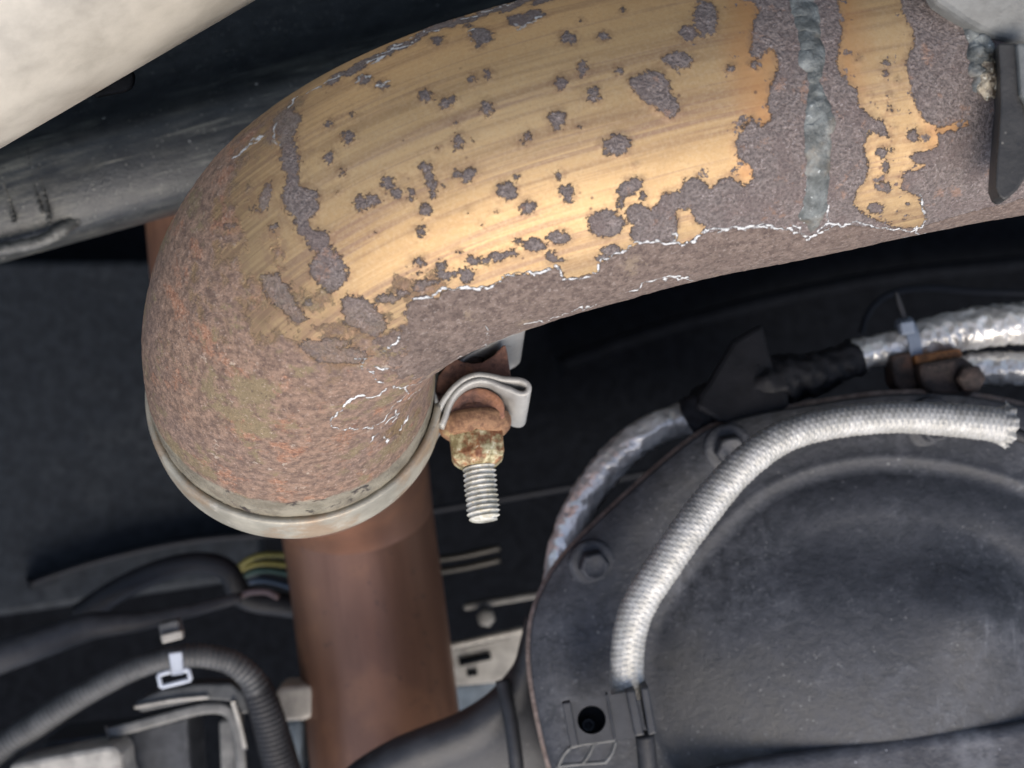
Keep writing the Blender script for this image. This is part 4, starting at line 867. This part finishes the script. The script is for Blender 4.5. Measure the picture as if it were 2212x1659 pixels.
v, f = pxtube([(170, 1330, .63, 26), (260, 1272, .63, 26), (350, 1232, .63, 25), (430, 1216, .63, 24), (490, 1232, .63, 24), (530, 1290, .635, 26), (640, 1310, .64, 26)], 90, seg=24); o = put('wiring_loom', v, f, m_rubber); tag(o, 'black wiring loom arching behind, with coloured wires emerging', 'cable')
WG = 'coloured wires beside the brown pipe'
for nm, lab, mt, pts in (('yellow_wire', 'yellow wire looping out of the black loom', m_yellow, [(492, 1262), (510, 1232), (535, 1210), (570, 1198), (640, 1200)]), ('yellow_wire', 'greenish yellow wire below the bright yellow one', m_yellow, [(500, 1250), (530, 1226), (570, 1216), (640, 1222)]), ('green_wire', 'dark green wire among the coloured wires', m_green, [(505, 1262), (540, 1238), (580, 1232), (650, 1244)]), ('blue_wire', 'dark blue wire among the coloured wires', m_blue, [(510, 1272), (550, 1254), (590, 1256), (650, 1274)]), ('pink_wire', 'short pink wire lowest of the coloured wires', m_pink, [(512, 1290), (540, 1280), (575, 1279), (600, 1290)])):
    v, f = pxtube([(x, y, (.665 if nm != 'pink_wire' else .612)-0.002*i) for i, (x, y) in enumerate(pts)], 40, rpx=6.5, seg=12); o = put(nm, v, f, mt); tag(o, lab, 'wire', WG)
for nm, lab, y0, mt in (('tan_wire', 'upper dull tan wire right of the brown pipe', 1200, m_tan), ('tan_wire', 'lower dull tan wire right of the brown pipe', 1226, m_tan)):
    v, f = pxtube([(930, y0+10, .66), (1000, y0, .66), (1080, y0-18, .66)], 20, rpx=8, seg=12); o = put(nm, v, f, mt); tag(o, lab, 'wire', 'tan wires right of the brown pipe')
bk = thing('body_bracket', P(430, 1560, .57), 'grey-edged black bracket arch under the corrugated hose', 'bracket')
m_edge = dusty('scuffed_edge', (0.13, 0.128, 0.12), .5, (.3, .29, .26), .5, .3)
def ribbon(pts, hw, d, depth, n=50):
    q = spline(np.array(pts, float), n); t = np.gradient(q, axis=0); t /= np.linalg.norm(t, axis=1)[:, None]; nn = np.stack([-t[:, 1], t[:, 0]], 1)*hw
    out = [[P(*(q[i]-nn[i]), d), P(*(q[i]+nn[i]), d), P(*(q[i]+nn[i]), d+depth), P(*(q[i]-nn[i]), d+depth)] for i in range(n)]
    return np.array(out).reshape(-1, 3), gridfaces(n, 4, True).tolist()+[[0, 1, 2, 3], [(n-1)*4+j for j in (3, 2, 1, 0)]]
v, f = ribbon([(230, 1585), (320, 1562), (400, 1540), (450, 1530), (486, 1534), (506, 1556), (516, 1600), (524, 1700)], 12, .566, .02); put('arch', v, f, m_edge, bk, bevel=0.0012)
v, f = pxprism([(290, 1522), (300, 1512), (350, 1490), (420, 1478), (500, 1476), (530, 1500), (540, 1540), (520, 1545), (500, 1516), (440, 1512), (300, 1540)], .560, .012); put('top_plate', v, f, dusty('bracket_top', (0.05, .052, .052), .5, (.22, .21, .18), .5, .4), bk, bevel=0.0012)
v, f = ribbon([(290, 1528), (380, 1512), (450, 1506)], 4, .5585, .004, 20); put('plate_lip', v, f, m_beige, bk)
v, f = ribbon([(503, 1516), (516, 1560), (530, 1620)], 5, .558, .004, 20); put('plate_lip', v, f, m_beige, bk)
v, f = pxprism([(90, 1600), (240, 1585), (405, 1545), (418, 1760), (90, 1760)], .578, .03); put('web', v, f, dusty('web_paint', (0.035, .038, .043), .5, (.12, .12, .12), .3, .2), bk, bevel=0.002)
v, f = pxprism([(472, 1560), (506, 1552), (514, 1760), (480, 1760)], .572, .02); put('leg', v, f, m_edge, bk, bevel=0.001)
v, f = pxprism(smoothpoly([(20, 1652), (80, 1640), (170, 1622), (240, 1612), (258, 1622), (264, 1660), (266, 1760), (20, 1760)], 50), .555, .02); o = put('beige_block', v, f, m_beige, bevel=0.002); tag(o, 'beige plastic block cut off by the bottom left edge', 'block')
pg = thing('connector_plug', P(640, 1510, .60), 'blurred beige connector plug left of the brown pipe', 'connector')
v, f = pxprism([(595, 1490), (610, 1484), (668, 1480), (684, 1492), (690, 1530), (680, 1548), (655, 1558), (600, 1560)], .585, .02); put('shell', v, f, m_beige, pg, bevel=0.003)
v, f = pxprism([(600, 1555), (655, 1552), (652, 1660), (630, 1720), (600, 1720)], .59, .02); put('boot', v, f, m_steelblue, pg, bevel=0.003)
sp_ = thing('slotted_bracket', P(1040, 1420, .66), 'pale slotted plate between the brown pipe and the differential', 'bracket plate')
m_pl = dusty('pale_primer', (0.30, .29, .265), .5, (.2, .19, .17), .4, .2)
outer_ = [(940, 1412), (1020, 1396), (1150, 1362), (1150, 1460), (1080, 1474), (940, 1486)]
v, f = pxprism(outer_, .665, .004); put('plate', v, f, m_pl, sp_, bevel=0.0006)
v, f = pxprism([(990, 1424), (1058, 1410), (1062, 1424), (994, 1440)], .6635, .002); put('slot', v, f, m_void, sp_)
v, f = pxprism([(1008, 1452), (1030, 1448), (1032, 1458), (1010, 1462)], .6635, .002); put('slot', v, f, m_void, sp_)
v, f = pxprism([(940, 1490), (1150, 1462), (1150, 1620), (940, 1620)], .67, .004); put('lower_panel', v, f, m_steelblue, sp_, bevel=0.0006)
v, f = pxprism([(950, 1396), (1150, 1352), (1152, 1364), (952, 1410)], .655, .006); put('upper_lip', v, f, m_beige, sp_, bevel=0.001)
v, f = pxprism([(1000, 1306), (1180, 1276), (1182, 1290), (1002, 1320)], .66, .01); o = put('cross_strip', v, f, m_edge, bevel=0.001); tag(o, 'thin grey strip above the slotted plate', 'strip')
v, f = lathe(P(1050, 1332, .66), (0, 0, 1), [(0, .0045, 6), (.004, .0045, 6), (.005, .004, 6), (.005, .001)], 24); o = put('small_bolt', v, f, m_edge); tag(o, 'small blurred grey bolt head under the thin strip', 'bolt')

# ------------------------------------------------------------------ underbody that closes the view
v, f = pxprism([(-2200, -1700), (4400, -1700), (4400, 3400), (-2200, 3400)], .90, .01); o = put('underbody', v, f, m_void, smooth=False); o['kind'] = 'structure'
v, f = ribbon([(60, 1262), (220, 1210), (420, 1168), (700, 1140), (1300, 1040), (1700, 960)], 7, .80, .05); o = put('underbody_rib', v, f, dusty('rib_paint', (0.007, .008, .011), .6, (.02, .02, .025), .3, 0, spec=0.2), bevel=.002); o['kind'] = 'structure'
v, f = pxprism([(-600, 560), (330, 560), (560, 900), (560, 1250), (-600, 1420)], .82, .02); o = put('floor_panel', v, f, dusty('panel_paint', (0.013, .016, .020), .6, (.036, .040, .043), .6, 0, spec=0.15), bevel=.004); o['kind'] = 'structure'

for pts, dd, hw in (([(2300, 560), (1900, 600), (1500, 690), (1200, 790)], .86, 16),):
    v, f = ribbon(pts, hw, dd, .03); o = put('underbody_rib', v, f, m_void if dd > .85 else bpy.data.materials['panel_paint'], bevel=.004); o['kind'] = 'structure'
v, f = pxtube([(1860, 720, .60), (1880, 668, .60), (1930, 632, .60), (2010, 622, .60), (2110, 630, .60), (2260, 634, .60)], 60, rpx=7, seg=12); o = put('cable', v, f, m_tape); tag(o, 'thin dark cable in shadow above the foil line at right', 'cable')
